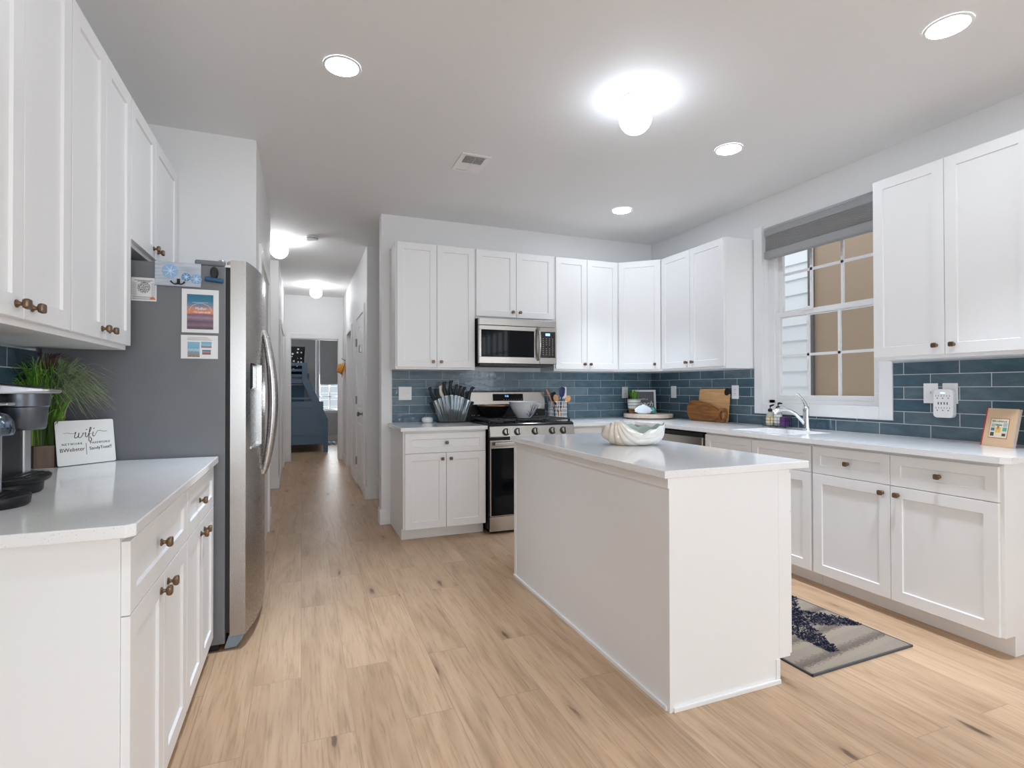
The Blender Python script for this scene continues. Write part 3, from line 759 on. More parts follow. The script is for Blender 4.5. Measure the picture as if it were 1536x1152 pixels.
# ------------------------------------------------------------------ microwave
mw = thing('microwave', 'stainless over the range microwave with black window', 'microwave', (1.462, 4.49, 1.452))
w, hh, dp = .764, .404, .40
MB().box(.004, w-.004, .03, dp, .0, hh).build('case', M_black, mw)
b = MB(); b.box(0, w, .0, .03, hh-.062, hh); b.build('top_vent_panel', M_steel, mw, bevel=.003)
dw_ = .59
b = MB(); zt = hh-.066; wz0, wz1 = .058, .300
b.box(0, dw_, -.004, .029, 0, wz0).box(0, dw_, -.004, .029, wz1, zt).box(0, .022, -.004, .029, wz0, wz1).box(dw_-.055, dw_, -.004, .029, wz0, wz1)
d_ = b.build('door', M_steel, mw, bevel=.002)
MB().box(.0221, dw_-.0551, -.002, .02, wz0+.0001, wz1-.0001).build('window', M_blackgl, d_)
MB().text('SAMSUNG', .013, frameM((.325, -.0045, .028), (1, 0, 0), (0, 0, 1))).build('lettering', M_white, d_)
b = MB(); hx = dw_-.018
pts = [(hx, -.004, .04), (hx, -.030, .05)]+[(hx, -.030-.022*math.sin(PI*k/10), .05+.27*k/10) for k in range(1, 10)]+[(hx, -.030, .32), (hx, -.004, .33)]
b.tube(pts, [.013]*len(pts), 12); b.build('handle', M_steel, d_, smooth=True)
b = MB(); b.box(dw_+.003, w, -.004, .029, 0, zt); cp = b.build('control_panel', M_steel, mw, bevel=.002)
MB().box(dw_+.004, w-.014, -.006, -.0041, wz0, wz1).build('keypad', mat('brown_black_glass', (.02, .016, .014), .12), cp)
b = MB()
for r_ in range(9):
    for c_ in range(4):
        if r_ == 4 and c_ in (1, 2): continue
        x = dw_+.036+c_*.032; z = .235-.0185*r_; b.box(x-.005, x+.005, -.0066, -.0061, z-.0022, z+.0022)
b.build('key_marks', mat('grey_marks', (.45, .43, .40), .5), cp)
MB().box(dw_+.060, dw_+.105, -.0068, -.0061, .262, .285).build('display', mat('display_blue', (.1, .2, .5), .4, emc=(.35, .6, 1.), emis=1.6), cp)
MB().box(.02, w-.02, .03, dp-.03, -.022, -.0005).build('underside', M_dark, mw, bevel=.004)

# ------------------------------------------------------------------ range
rg = thing('gas_range', 'stainless gas range with black oven door', 'stove', (1.462, 4.215, 0))
w = .792; dp = YB-4.215-.012
MB().box(0, w, .02, dp, .04, .905).box(.03, w-.03, .06, dp, 0, .04).build('body', M_black, rg)
MB().box(.006, w-.006, .0, .0195, .022, .145).build('storage_drawer', M_steel, rg, bevel=.004)
b = MB(); b.box(.006, w-.006, -.012, .0195, .150, .790)
od = b.build('oven_door', M_steel, rg, bevel=.004)
MB().box(.014, w-.014, -.0145, -.0121, .158, .722).build('oven_glass', M_blackgl, od)
b = MB(); b.box(.05, .085, -.055, -.0125, .750, .768).box(w-.085, w-.05, -.055, -.0125, .750, .768).box(.035, w-.035, -.062, -.042, .742, .776); b.build('door_handle', M_steel, od, bevel=.006)
b = MB(); b.prism([(-.022, .813), (-.028, .822), (-.010, .906), (.02, .906), (.02, .813)], .0, w, 0)
cp = b.build('control_panel', M_steel, rg, bevel=.003)
MB().box(.004, w-.004, -.016, .05, .7915, .8125).build('vent_strip', M_black, rg)
for k, x in enumerate((.143, .249, .413, .577, .684)):
    Mk = Matrix.Translation((x, -.0225, .858)) @ Matrix.Rotation(math.radians(79), 4, 'X')
    b = MB(); b.lathe([(.031, 0), (.031, .006), (.029, .008)], M=Mk, n=24); o = b.build('burner_knob', M_black, rg, smooth=True)
    b = MB(); b.lathe([(.026, .008), (.0245, .026), (.021, .030)], M=Mk, n=24); b.build('knob_cap', M_steel, o, smooth=True)
    b = MB(); b.box(-.0045, .0045, -.024, .024, .028, .036, Mk); b.build('knob_grip', M_black, o, bevel=.001)
MB().prism([(-.012, .907), (.0, .926), (.03, .933), (dp-.09, .933), (dp-.09, .907), (.02, .907)], .0, w, 0).build('cooktop', mat('black_enamel', (.008, .009, .012), .12), rg, bevel=.003)
for gx0, gx1 in ((.012, .262), (.270, .522), (.530, .780)):
    b = MB(); y0, y1 = .035, .53; z0, z1 = .946, .959; th = .011
    for x in (gx0+.006, gx1-.006): b.box(x-th/2, x+th/2, y0, y1, z0, z1)
    for y in (y0, (y0+y1)/2, y1-th): b.box(gx0, gx1, y, y+th, z0, z1)
    cx = (gx0+gx1)/2; b.box(cx-th/2, cx+th/2, y0, y1, z0, z1)
    for y in (y0+.125, y0+.37): b.box(gx0, gx1, y, y+th, z0, z1)
    for x in (gx0+.006, gx1-.006):
        for y in (y0+.008, y1-.012): b.box(x-.007, x+.007, y-.007, y+.007, .9325, z0)
    b.build('grate', M_iron, rg, bevel=.002)
for x, y in ((.137, .155), (.137, .41), (.396, .28), (.655, .155), (.655, .41)):
    b = MB(); b.lathe([(.048, .9325), (.046, .939), (.034, .940), (.034, .943), (.030, .945)], (x, y, 0), 24); b.build('burner', M_dark, rg, smooth=True)
b = MB(); b.box(.0, w, dp-.085, dp, .905, 1.02); b.build('backguard_base', M_black, rg)
b = MB(); b.prism([(dp-.085, 1.021), (dp-.097, 1.075), (dp-.080, 1.192), (dp-.01, 1.205), (dp, 1.195), (dp, 1.021)], .012, w-.004, 0)
bgd = b.build('backguard', M_steel, rg, bevel=.004)
Mb = frameM((.396, dp-.0905, 1.140), (1, 0, 0), (0, .144, .99))
MB().box(-.155, .155, -.033, .033, .0, .003, Mb).build('control_glass', M_blackgl, bgd)
b = MB()
for k in range(8): x = -.05+.026*k; b.box(x, x+.009, -.022, -.0195, .003, .0036, Mb)
b.build('key_marks', mat('grey_marks', (.45, .43, .40), .5), bgd)
MB().text('7:15', .022, Mb @ Matrix.Translation((-.015, .010, .0034))).build('clock', mat('clock_blue', (.1, .2, .5), .4, emc=(.15, .4, 1.), emis=3.), bgd)
b = MB()
for x in (.03, .05, .09, .10, .60, .63, .66, .70): b.box(x, x+.008, dp-.0866, dp-.0851, .968, .975)
b.build('badge_marks', mat('grey_marks', (.45, .43, .40), .5), rg)
# wok
wk = thing('wok', 'wide black pan with bronze rim on the rear left burner', 'pan', (1.645, 4.618, .9610))
b = MB(); b.lathe([(.02, 0), (.075, .002), (.105, .03), (.142, .10), (.150, .106), (.146, .109), (.138, .103), (.10, .034), (.07, .008), (.01, .006)], n=40)
b.build('bowl', M_black, wk, smooth=True)
MB().lathe([(.1445, .1005), (.1535, .1065), (.150, .1125), (.1435, .1125), (.1405, .106)], n=40).build('rim', mat('bronze_rim', (.35, .20, .12), .3, .8), wk, smooth=True)
# bowl with coral print
bw = thing('mixing_bowl', 'white bowl with blue coral drawing on the range grate', 'bowl', (1.87, 4.43, .9595))
prof = [(.045, 0), (.062, .002), (.066, .010), (.092, .045), (.118, .095), (.135, .142), (.138, .145), (.133, .146), (.112, .096), (.086, .05), (.055, .018), (.002, .014)]
prof = [(r*1.02, z) for r, z in prof]
o = MB().lathe(prof, n=48).build('bowl', mat('white_glaze', (.74, .78, .82), .15, coat=.5), bw, smooth=True)
def bp(th, z):
    pts = [(.066, .010), (.092, .045), (.118, .095), (.135, .142)]
    for (r0, z0), (r1, z1) in zip(pts, pts[1:]):
        if z0 <= z <= z1: r = r0+(r1-r0)*(z-z0)/(z1-z0); break
    else: r = pts[-1][0]
    r = (r+.0005)*1.02; return (r*math.cos(th), r*math.sin(th), z)
b = MB()
t0_ = -PI/2+.32
for (dt, zt, bend) in ((-.55, .045, 0), (-.45, .075, .08), (-.28, .12, .05), (-.05, .135, -.04), (.14, .13, .04), (.34, .125, -.05), (.5, .08, 0)):
    pts = []
    for i in range(9):
        u = i/8; pts.append(bp(t0_+dt*u+bend*math.sin(PI*u), .012+(zt-.012)*u))
    b.tube(pts, [.0024]*6+[.0017, .0012, .0008], 6)
    for uu in (.55, .75):
        i = int(uu*8); p0 = pts[i]; th = t0_+dt*i/8
        b.tube([p0, bp(th+.10, .012+(zt-.012)*uu+.02)], [.0016, .0008], 5)
b.build('coral_drawing', mat('navy_ink', (.01, .03, .09), .4), bw)

# ------------------------------------------------------------------ knife block and knives
kx, ky = 1.292, 4.775
kb = thing('knife_block', 'clear fan shaped knife block on the counter left of the range', 'knife block', (kx, ky, .914))
M_acry = mat('clear_acrylic', (.86, .93, .97), .03, trans=.92, ior=1.25)
def fan(z, u): return u*(.105+(.175-.105)*z/.2)
b = MB()
def fanpoly(off=0):
    pts = [(-.110, .0), (.110, .0), (.118, .05), (.178, .195)]
    n = 14
    pts += [(.178-.356*k/n, .195+.052*math.sin(PI*k/n)) for k in range(1, n)]
    pts += [(-.178, .195), (-.118, .05)]
    return pts
P_ = fanpoly()
b.prism(P_, -.040, -.034, 1).prism(P_, .034, .040, 1)
b.build('clear_panel', M_acry, kb)
b = MB()
for k in range(12):
    u = -1+2*k/11; x0, x1 = u*.11, u*.172; zt = .195+.052*math.cos(u*PI/2)
    b.loft([[(x0-.002, -.033, .01), (x0+.002, -.033, .01), (x0+.002, .033, .01), (x0-.002, .033, .01)], [(x1-.002, -.033, zt), (x1+.002, -.033, zt), (x1+.002, .033, zt), (x1-.002, .033, zt)]])
b.build('divider', mat('milky_acrylic', (.62, .72, .80), .1, trans=.5), kb)
MB().box(-.135, .135, -.05, .05, .0, .010).build('base', M_black, kb, bevel=.003)
kn = [(-.93, .062, .150, 1.0, 'black'), (-.72, .058, .105, .9, 'black'), (-.50, .062, .120, 1.05, 'pale'), (-.30, .066, .150, 1.3, 'black'),
      (-.02, .070, .155, 1.25, 'black'), (.24, .062, .120, 1., 'black'), (.42, .060, .115, .9, 'black'), (.60, .058, .115, .95, 'black'), (.93, .060, .150, 1.15, 'black')]
names = ['leftmost in the clear block', 'second from the left in the clear block', 'third from the left in the clear block', 'thick one left of centre in the clear block',
         'tallest in the middle of the clear block', 'just right of the middle in the clear block', 'third from the right in the clear block', 'second from the right in the clear block', 'rightmost in the clear block, leaning to the range']
for (u, _, hl, wd, colr), nm in zip(kn, names):
    zt = .195+.052*math.cos(u*PI/2)+.004
    x1 = u*.170
    ang_ = u*.42
    k_ = thing('kitchen_knife', ('pale' if colr == 'pale' else 'black')+' handled kitchen knife, '+nm, 'knife', (kx+x1, ky, .914+zt), group='knives in the clear block')
    k_.rotation_euler = (0, ang_, 0)
    n = 10; rings = []
    for i in range(n+1):
        s_ = i/n; zc = s_*hl*.88; cx = -.010*math.sin(s_*PI)*wd; hw = (.0135+.0025*math.sin(s_*PI*2.2)+(.004 if s_ > .8 else 0))*wd; 
        if s_ > .97: hw *= .6
        rings.append([(cx+hw*math.cos(2*PI*q_/10), .009*math.sin(2*PI*q_/10), zc) for q_ in range(10)])
    b = MB().loft(rings); b.build('handle', M_black if colr == 'black' else mat('cream_plastic', (.62, .58, .48), .4), k_, smooth=True)
    bl = .15; b = MB()
    b.prism([(-.011*wd, 0), (.011*wd, 0), (.011*wd, -bl*.8), (-.008*wd, -bl)], -.0008, .0008, 1); b.build('blade', M_chrome, k_)
for s_, nm in ((-1, 'slotted on the left outside of the clear block'), (1, 'slotted on the right outside of the clear block')):
    k_ = thing('paring_knife', 'black handled small knife '+nm, 'knife', (kx+s_*.192, ky-.005, .914+.165), group='knives in the clear block')
    k_.rotation_euler = (0, s_*.40, 0)
    MB().loft([[(.011*math.cos(2*PI*q_/10)*ww, .008*math.sin(2*PI*q_/10), z) for q_ in range(10)] for z, ww in ((-.085, .8), (-.04, 1.1), (0, .9), (.02, 1.3), (.026, .7))]).build('handle', M_black, k_, smooth=True)
pk = thing('puck_speaker', 'small white round puck standing on the counter left of the knife block', 'speaker', (1.075, 4.83, .914))
MB().lathe([(.03, 0), (.044, .004), (.052, .018), (.052, .030), (.046, .044), (.025, .052), (.001, .053)], n=32).build('shell', M_white, pk, smooth=True)

# ------------------------------------------------------------------ utensil basket
ux, uy = 2.352, 4.72
ub = thing('wire_utensil_basket', 'white wire basket of utensils on the counter right of the range', 'basket', (ux, uy, .914))
b = MB(); hw, ht = .072, .185
for sx_ in (-1, 1):
    for k in range(6):
        a_ = -hw+2*hw*k/5; b.box(a_-.0018, a_+.0018, sx_*hw-.0018, sx_*hw+.0018, 0, ht).box(sx_*hw-.0018, sx_*hw+.0018, a_-.0018, a_+.0018, 0, ht)
    for k in range(6):
        z = .003+(ht-.006)*k/5; b.box(-hw, hw, sx_*hw-.0018, sx_*hw+.0018, z-.0018, z+.0018).box(sx_*hw-.0018, sx_*hw+.0018, -hw, hw, z-.0018, z+.0018)
b.box(-hw, hw, -hw, hw, 0, .003); b.build('wire_frame', M_white, ub)
def utensil(name, label, dx, dy, tiltx, tilty, L_, m_, head):
    o = thing(name, label, 'utensil', (ux+dx, uy+dy, .920), group='utensils in the wire basket'); o.rotation_euler = (tilty, tiltx, 0)
    MB().tube([(0, 0, 0), (0, 0, L_*.7), (0, 0, L_)], [.005, .006, .007], 8).build('handle', m_[0], o, smooth=True)
    b = MB()
    if head == 'spoon': b.loft([[(w_*math.cos(2*PI*k/14), .004+.006*math.sin(2*PI*k/14)-.004*(1 if w_ > .02 else 0), L_+z) for k in range(14)] for z, w_ in ((-.01, .006), (.01, .018), (.035, .030), (.06, .028), (.078, .012))])
    elif head == 'spatula': b.loft([[(w_*math.cos(2*PI*k/12), .006*math.sin(2*PI*k/12), L_+z) for k in range(12)] for z, w_ in ((-.01, .007), (.012, .026), (.05, .032), (.085, .030), (.095, .018))])
    else: b.loft([[(w_*math.cos(2*PI*k/12), .009*math.sin(2*PI*k/12), L_+z) for k in range(12)] for z, w_ in ((-.01, .006), (.02, .012), (.06, .013), (.075, .006))])
    b.build('head', m_[1], o, smooth=True)
sp = (M_spoon, M_spoon)
utensil('wooden_spoon', 'wooden spoon leaning right out of the wire basket', -.05, -.055, .62, -.05, .205, sp, 'spoon')
utensil('wooden_spoon', 'round wooden spoon tilted left in front of the basket utensils', .035, -.01, -.28, .03, .175, sp, 'spoon')
utensil('wooden_spatula', 'long wooden spatula with pink tip leaning left in the basket', .04, .03, -.48, .02, .26, (M_spoon, mat('salmon', (.60, .26, .18), .5)), 'stick')
utensil('silicone_spatula', 'navy blue silicone spatula upright in the wire basket', .02, .0, .10, .02, .225, (M_navy, M_navy), 'spatula')
utensil('ladle', 'black handled ladle leaning left in the wire basket', .05, .045, -.30, .0, .185, (M_black, M_black), 'spatula')
utensil('tongs', 'navy handled tool behind the blue spatula in the basket', .0, .055, -.14, .0, .17, (M_navy, M_navy), 'stick')

# ------------------------------------------------------------------ corner tray group
tx, ty = 3.335, 4.60
tr = thing('wood_riser', 'round pale wooden riser in the counter corner', 'tray', (tx, ty, .914))
MB().lathe([(.245, .012), (.25, .016), (.25, .045), (.245, .050), (.001, .050)], n=48).build('board', M_palewood, tr)
MB().lathe([(.20, 0), (.20, .0119)], n=32).build('foot_ring', M_palewood, tr)
TZ_ = .9642
cb_ = thing('coaster_stack', 'orange brown wooden block under the striped pot', 'block', (tx-.119, ty+.075, TZ_), -.37)
MB().box(-.055, .055, -.03, .03, 0, .045).build('block', M_acacia, cb_, bevel=.003)
pt = thing('striped_pot', 'white and grey striped pot with small green grass on the riser', 'plant pot', (tx-.119, ty+.078, TZ_+.0452))
m = mat('striped_glaze', (.7, .7, .7), .3); t = NT(m); s_ = t.n('SeparateXYZ'); t.l(t.obj(), s_.inputs[0])
w_ = t.n('Math', _operation='MULTIPLY'); t.l(s_.outputs[2], w_.inputs[0]); w_.inputs[1].default_value = 33.
f_ = t.n('Math', _operation='FRACT'); t.l(w_.outputs[0], f_.inputs[0])
t.l(t.ramp(f_.outputs[0], [(.0, (.40, .43, .40)), (.4, (.40, .43, .40)), (.5, (.74, .75, .72)), (1., (.74, .75, .72))]), t.b.inputs['Base Color'])
MB().lathe([(.05, 0), (.062, .006), (.068, .10), (.066, .104), (.061, .100), (.058, .09), (.001, .088)], n=32).build('pot', m, pt, smooth=True)
M_g1 = mat('grass_green', (.045, .17, .015), .55); M_g2 = mat('grass_bright', (.14, .36, .04), .5); M_g3 = mat('grass_olive', (.30, .35, .20), .6); M_g4 = mat('grass_brown', (.08, .03, .025), .6); M_g5 = mat('grass_lime', (.30, .48, .05), .5)
b = MB(); rnd = random.Random(3)
for k in range(150):
    a_ = rnd.uniform(0, 2*PI); r = .036*math.sqrt(rnd.random()); hh_ = rnd.uniform(.07, .125)
    x, y = r*math.cos(a_), r*math.sin(a_); ox_, oy_ = x*.35, y*.35
    b.m(rnd.choice((0, 0, 1))).strip([(x, y, .085), (x+ox_, y+oy_, .085+hh_*.6), (x+ox_*2, y+oy_*2, .085+hh_)], (.0022, .002, .0002), (math.cos(a_+1.3), math.sin(a_+1.3), 0))
b.build('grass', [M_g1, M_g2], pt)
# framed sign
fs = thing('framed_sign', 'grey framed sign with white beach lettering leaning in the counter corner', 'sign', (tx+.035, ty+.105, TZ_), -.30)
fs.rotation_euler = (-.10, 0, -.30)
w, h = .25, .245
MB().box(-w/2, w/2, 0, .018, 0, .02).box(-w/2, w/2, 0, .018, h-.02, h).box(-w/2, -w/2+.02, 0, .018, .02, h-.02).box(w/2-.02, w/2, 0, .018, .02, h-.02).build('frame', M_white, fs, bevel=.002)
MB().box(-w/2+.0195, w/2-.0195, .006, .014, .0195, h-.0195).build('board', mat('slate_board', (.12, .12, .135), .6), fs)
Mf = lambda x, z: frameM((x, .0055, z), (1, 0, 0), (0, 0, 1))
b = MB(); b.text("LIFE'S A", .024, Mf(.0, .145)); b.text('Beach', .085, Mf(-.012, .095), shear=.35)
b.build('lettering', M_white, fs)
cr = thing('scalloped_shell', 'pale blue white scallop shell on the round riser', 'shell', (tx-.128, ty-.095, TZ_), -.35)
b = MB(); n = 44
rings = []
for s_, zf in ((1., 0.), (1.0, .35), (.86, .75), (.5, 1.), (.05, 1.1)):
    rg_ = []
    for i in range(n):
        a_ = 2*PI*i/n; f = 1+.06*math.cos(a_*9); top = max(0, math.sin(a_))
        rg_.append((.088*f*s_*math.cos(a_), -.010*zf-.003, (.036+.036*f*s_*math.sin(a_)*(1.75-.7*abs(math.cos(a_)) if math.sin(a_) > 0 else .95))))
    rings.append(rg_)
b.loft(rings); b.build('shell', mat('pearl', (.66, .72, .78), .25), cr)
cr.rotation_euler = (-.15, 0, -.35)
gb = tag(MB().lathe([(.001, 0), (.022, .004), (.034, .018), (.038, .036), (.034, .054), (.020, .068), (.001, .073)], n=28).build('glass_float', mat('seafoam_glass', (.10, .33, .30), .15), smooth=True, loc=(tx-.008, ty-.085, TZ_)), 'small seafoam green ball on the riser by the framed sign', 'ball')

# ------------------------------------------------------------------ cutting boards
def leaning(name, label, cat, M): return thing(name, label, cat, M=M)
tb = .075
def onwall(x, tilt, yoff=0): # frame: local x = -Y (rightwards in view), y = up, z = out to room
    return frameM((x, yoff, .9155), (0, -1, 0), (math.sin(tilt), 0, math.cos(tilt)))
Mb1 = onwall(3.536, .105, 4.10)
bb = thing('bamboo_cutting_board', 'light bamboo cutting board with black corners behind the dark paddle board', 'cutting board', M=Mb1)
b = MB(); n = 6
def rrect(x0, x1, y0, y1, r, n=6):
    p = []
    for cx, cy, a0 in ((x1-r, y0+r, -PI/2), (x1-r, y1-r, 0), (x0+r, y1-r, PI/2), (x0+r, y0+r, PI)):
        p += [(cx+r*math.cos(a0+PI/2*k/n), cy+r*math.sin(a0+PI/2*k/n)) for k in range(n+1)]
    return p
b.prism(rrect(0, .385, 0, .305, .028), -.016, 0); b.build('board', M_bamboo, bb, bevel=.002)
MB().prism(rrect(.325, .388, .245, .308, .026), -.0175, .0015).build('corner_grip', M_black, bb, bevel=.002)
Mb2 = onwall(3.505, .10, 4.225)
pb = thing('paddle_cutting_board', 'dark reddish brown paddle board with ring handle', 'cutting board', M=Mb2)
out = [(.10, 0), (.05, .012), (.012, .06), (0, .12), (.012, .165), (.05, .192), (.12, .197), (.30, .160), (.40, .125), (.428, .10), (.425, .045), (.395, .018), (.33, .004), (.22, 0)]
def smooth_poly(p, it=2):
    for _ in range(it):
        q = []
        for i in range(len(p)):
            a_, c_ = p[i], p[(i+1) % len(p)]
            q += [(a_[0]*.75+c_[0]*.25, a_[1]*.75+c_[1]*.25), (a_[0]*.25+c_[0]*.75, a_[1]*.25+c_[1]*.75)]
        p = q
    return p
b = MB(); b.prism(smooth_poly(out), -.02, 0); b.build('board', M_acacia, pb, bevel=.003)
b = MB(); rings = []
for k in range(28):
    a_ = 2*PI*k/28; ca, sa = math.cos(a_), math.sin(a_); c0 = (.470, .066)
    rings.append([(c0[0]+r_*ca*.9, c0[1]+r_*sa*1.05, z_) for r_, z_ in ((.036, -.02), (.064, -.02), (.064, .001), (.036, .001))])
rings.append(rings[0]); b.loft(rings, cap=False); bmesh.ops.remove_doubles(b.bm, verts=b.bm.verts[:], dist=1e-5)
b.build('ring_handle', M_acacia, pb, bevel=.002)

# ------------------------------------------------------------------ faucet and soap caddy
fc = thing('kitchen_faucet', 'chrome single lever kitchen faucet behind the sink', 'faucet', (3.475, 2.86, .914))
b = MB(); b.lathe([(.032, 0), (.032, .006), (.026, .012), (.0235, .05), (.022, .13), (.024, .150), (.020, .170), (.008, .180)], n=28); b.build('body', M_chrome, fc, smooth=True)
dirx, diry = -.62, .35
ln = math.hypot(dirx, diry); dirx /= ln; diry /= ln
pts = []
for s_, z in ((0.0, .03), (.035, .075), (.075, .120), (.115, .145), (.155, .155), (.19, .150), (.215, .138), (.228, .122)): pts.append((dirx*s_, diry*s_, z))
b = MB().tube(pts, [.013, .0135, .013, .0125, .014, .018, .020, .019], 16); b.build('spout', M_chrome, fc, smooth=True)
MB().tube([(0, 0, .165), (-.006, .010, .20), (-.018, .026, .235), (-.032, .040, .262), (-.042, .050, .268)], [.017, .013, .009, .008, .009], 12).build('lever', M_chrome, fc, smooth=True)
cd_ = thing('soap_caddy', 'black wire soap caddy by the faucet', 'caddy', (3.50, 3.145, .914), .28)
b = MB(); hw, hd = .095, .042
loopz = (.012, .055, .082)
for z in loopz: b.tube([(-hw, -hd, z), (hw, -hd, z), (hw, hd, z), (-hw, hd, z), (-hw, -hd, z)], .0018, 6)
for x in (-hw, -.03, .03, hw):
    for y in (-hd, hd): b.tube([(x, y, 0), (x, y, .082)], .0018, 6)
for x in (-.06, -.03, 0, .03, .06): b.tube([(x, -hd, .012), (x, hd, .012)], .0016, 6)
cd_.rotation_euler = (0, 0, PI/2+.15)
b.build('wire_frame', M_black, cd_)
def bottle(lbl, lx, cap, bodym, labm, hgt, pump=True, r=.03):
    a_ = cd_.rotation_euler.z; X = cd_.location.x+lx*math.cos(a_); Y = cd_.location.y+lx*math.sin(a_)
    o = thing('soap_bottle', lbl, 'bottle', (X, Y, .928), a_, group='bottles in the soap caddy')
    MB().lathe([(r*.9, 0), (r, .004), (r, hgt*.78), (r*.8, hgt*.9), (.011, hgt), (.011, hgt+.008)], n=24, sy=.85).build('body', bodym, o, smooth=True)
    if labm: MB().lathe([(r+.0006, hgt*.18), (r+.0006, hgt*.70)], n=24, cap=False, sy=.86).build('label', labm, o, smooth=True)
    b = MB(); b.lathe([(.016, hgt+.004), (.0165, hgt+.022), (.012, hgt+.028)], n=18); b.lathe([(.004, hgt+.028), (.004, hgt+.048)], n=8)
    b.tube([(0, 0, hgt+.048), (-.012, 0, hgt+.053), (-.034, 0, hgt+.050 if not pump else hgt+.060)], [.009, .008, .005], 8)
    b.build('pump', cap, o, smooth=True)
m = mat('lemon_label', (.7, .6, .2), .5); t = NT(m); nz = t.noise(t.obj(), 60., 2.)
t.l(t.ramp(nz, [(.42, (.72, .70, .62)), (.5, (.75, .55, .05)), (.6, (.70, .68, .60))]), t.b.inputs['Base Color'])
bottle('clear soap bottle with yellow label and black pump, left in the caddy', .058, M_black, mat('clear_soap', (.75, .74, .62), .1, trans=.4), m, .105)
bottle('clear soap bottle with white label and black pump, middle of the caddy', -.010, M_black, mat('clear_soap_b', (.72, .74, .72), .1, trans=.5), mat('white_label', (.72, .72, .70), .5), .125, False)
sb = thing('sponge_pack', 'purple scrubbing sponge at the right end of the soap caddy', 'sponge', (cd_.location.x+.068*math.sin(.15), cd_.location.y-.066, .928), PI/2+.15)
MB().box(-.022, .022, -.034, .034, 0, .072).build('sponge', mat('purple', (.10, .035, .16), .6), sb, bevel=.006)

# ------------------------------------------------------------------ shell bowl on the island
shb = thing('shell_bowl', 'large ceramic seashell bowl on the island countertop', 'bowl', (1.70, 2.49, .9145), -.40)
def m_shell():
    m = mat('shell_glaze', (.8, .8, .78), .22, coat=.6); t = NT(m); s_ = t.n('SeparateXYZ'); t.l(t.obj(), s_.inputs[0])
    r = t.n('MapRange'); t.l(s_.outputs[0], r.inputs[0]); r.inputs[1].default_value = -.17; r.inputs[2].default_value = .16
    t.l(t.ramp(r.outputs[0], [(0., (.66, .55, .44)), (.22, (.72, .64, .54)), (.42, (.78, .76, .70)), (1., (.78, .80, .80))]), t.b.inputs['Base Color']); return m
b = MB(); NU, NV = 220, 64
def rim_pt(a_):
    ca, sa = math.cos(a_), math.sin(a_)
    z = .098+.036*max(0, -ca)**1.3+.022*max(0, ca)**5
    if sa < 0: z -= .030*(-sa)*math.exp(-((ca+.25)/.6)**2)
    z += (.0075 if sa > 0 else .0045)*math.cos(a_*10+.6)*(1-.9*max(0, -ca))
    return (.045+.118*ca+.010*max(0, ca)**6, .084*sa, z)
def outer(a_, v):
    ca, sa = math.cos(a_), math.sin(a_); r = rim_pt(a_)
    lf = max(0, -ca)
    B_ = (.088*ca-.01*lf, .058*sa, 0); G_ = ((.195+.055*lf)*ca, .140*sa, .022+.05*lf)
    p = [B_[k]*(1-v)**2+2*v*(1-v)*G_[k]+r[k]*v*v for k in range(3)]
    dx, dz = p[0]+.075, p[2]-.150
    dist = math.hypot(dx, dz); th = math.atan2(dz, dx)-5.2*(dist-.05)
    left = max(0., min(1., .62-p[0]/.26))
    rg = (abs(math.cos(th*10.5)))**.7-.5
    amp = (.0030+.0085*left)*math.sin(PI*min(1, max(0, v*.94+.03)))**.5*min(1, dist/.05)
    fine = .0010*math.cos(dist*520)*(1-left)*(1 if .25 < v < .85 else 0)
    c = Vector((p[0]*.75, p[1]*.75, p[2]-.055)); c.normalize()
    q_ = Vector(p)+c*(rg*amp+fine)
    return (q_.x, q_.y, max(0, q_.z))
rings = [[outer(2*PI*i/NU, j/NV) for i in range(NU)] for j in range(NV+1)]
inner = []
for j in range(1, 14):
    u = j/13; k_ = math.cos(PI/2*u*.9)**.55
    inner.append([(.045+(q_[0]-.045)*k_*.965, q_[1]*k_*.965, q_[2]*(1-.85*math.sin(PI/2*u))+.0) for q_ in [rim_pt(2*PI*i/NU) for i in range(NU)]])
b.loft(rings, cap=False)
b.bm.verts.ensure_lookup_table(); b.bm.faces.new([b.bm.verts[i] for i in range(NU)])
o = b.build('shell_body', m_shell(), shb, smooth=True)
b = MB(); b.loft([rings[-1]]+inner, cap=False); b.bm.verts.ensure_lookup_table(); b.bm.faces.new(b.bm.verts[-NU:]); o = b.build('bowl_interior', mat('celadon_glaze', (.42, .52, .47), .15, coat=.5), shb, smooth=True)

# ------------------------------------------------------------------ rug
rgx = thing('kitchen_rug', 'striped taupe rug with navy starfish on the floor by the sink cabinets', 'rug', (2.02, 1.640, 0), -.022+.045)
m = mat('striped_rug', (.4, .34, .28), .95); t = NT(m); s_ = t.n('SeparateXYZ'); t.l(t.obj(), s_.inputs[0])
sub = t.n('Math', _operation='MULTIPLY_ADD'); t.l(s_.outputs[0], sub.inputs[0]); sub.inputs[1].default_value = -.10; t.l(s_.outputs[1], sub.inputs[2])
w_ = t.n('Math', _operation='MULTIPLY'); t.l(sub.outputs[0], w_.inputs[0]); w_.inputs[1].default_value = 6.2
f_ = t.n('Math', _operation='FRACT'); t.l(w_.outputs[0], f_.inputs[0])
n1 = t.noise(t.mapv(t.obj(), (55., 140., 1.)), 1., 4., .75)
ad = t.n('Math', _operation='MULTIPLY_ADD'); t.l(n1, ad.inputs[0]); ad.inputs[1].default_value = .7; t.l(f_.outputs[0], ad.inputs[2])
c = t.ramp(ad.outputs[0], [(.20, (.27, .22, .17)), (.58, (.30, .245, .19)), (.70, (.11, .085, .07)), (.90, (.17, .135, .11)), (1., (.26, .215, .17))])
t.l(c, t.b.inputs['Base Color']); t.bump(t.noise(t.obj(), 260., 2.), .7, .004)
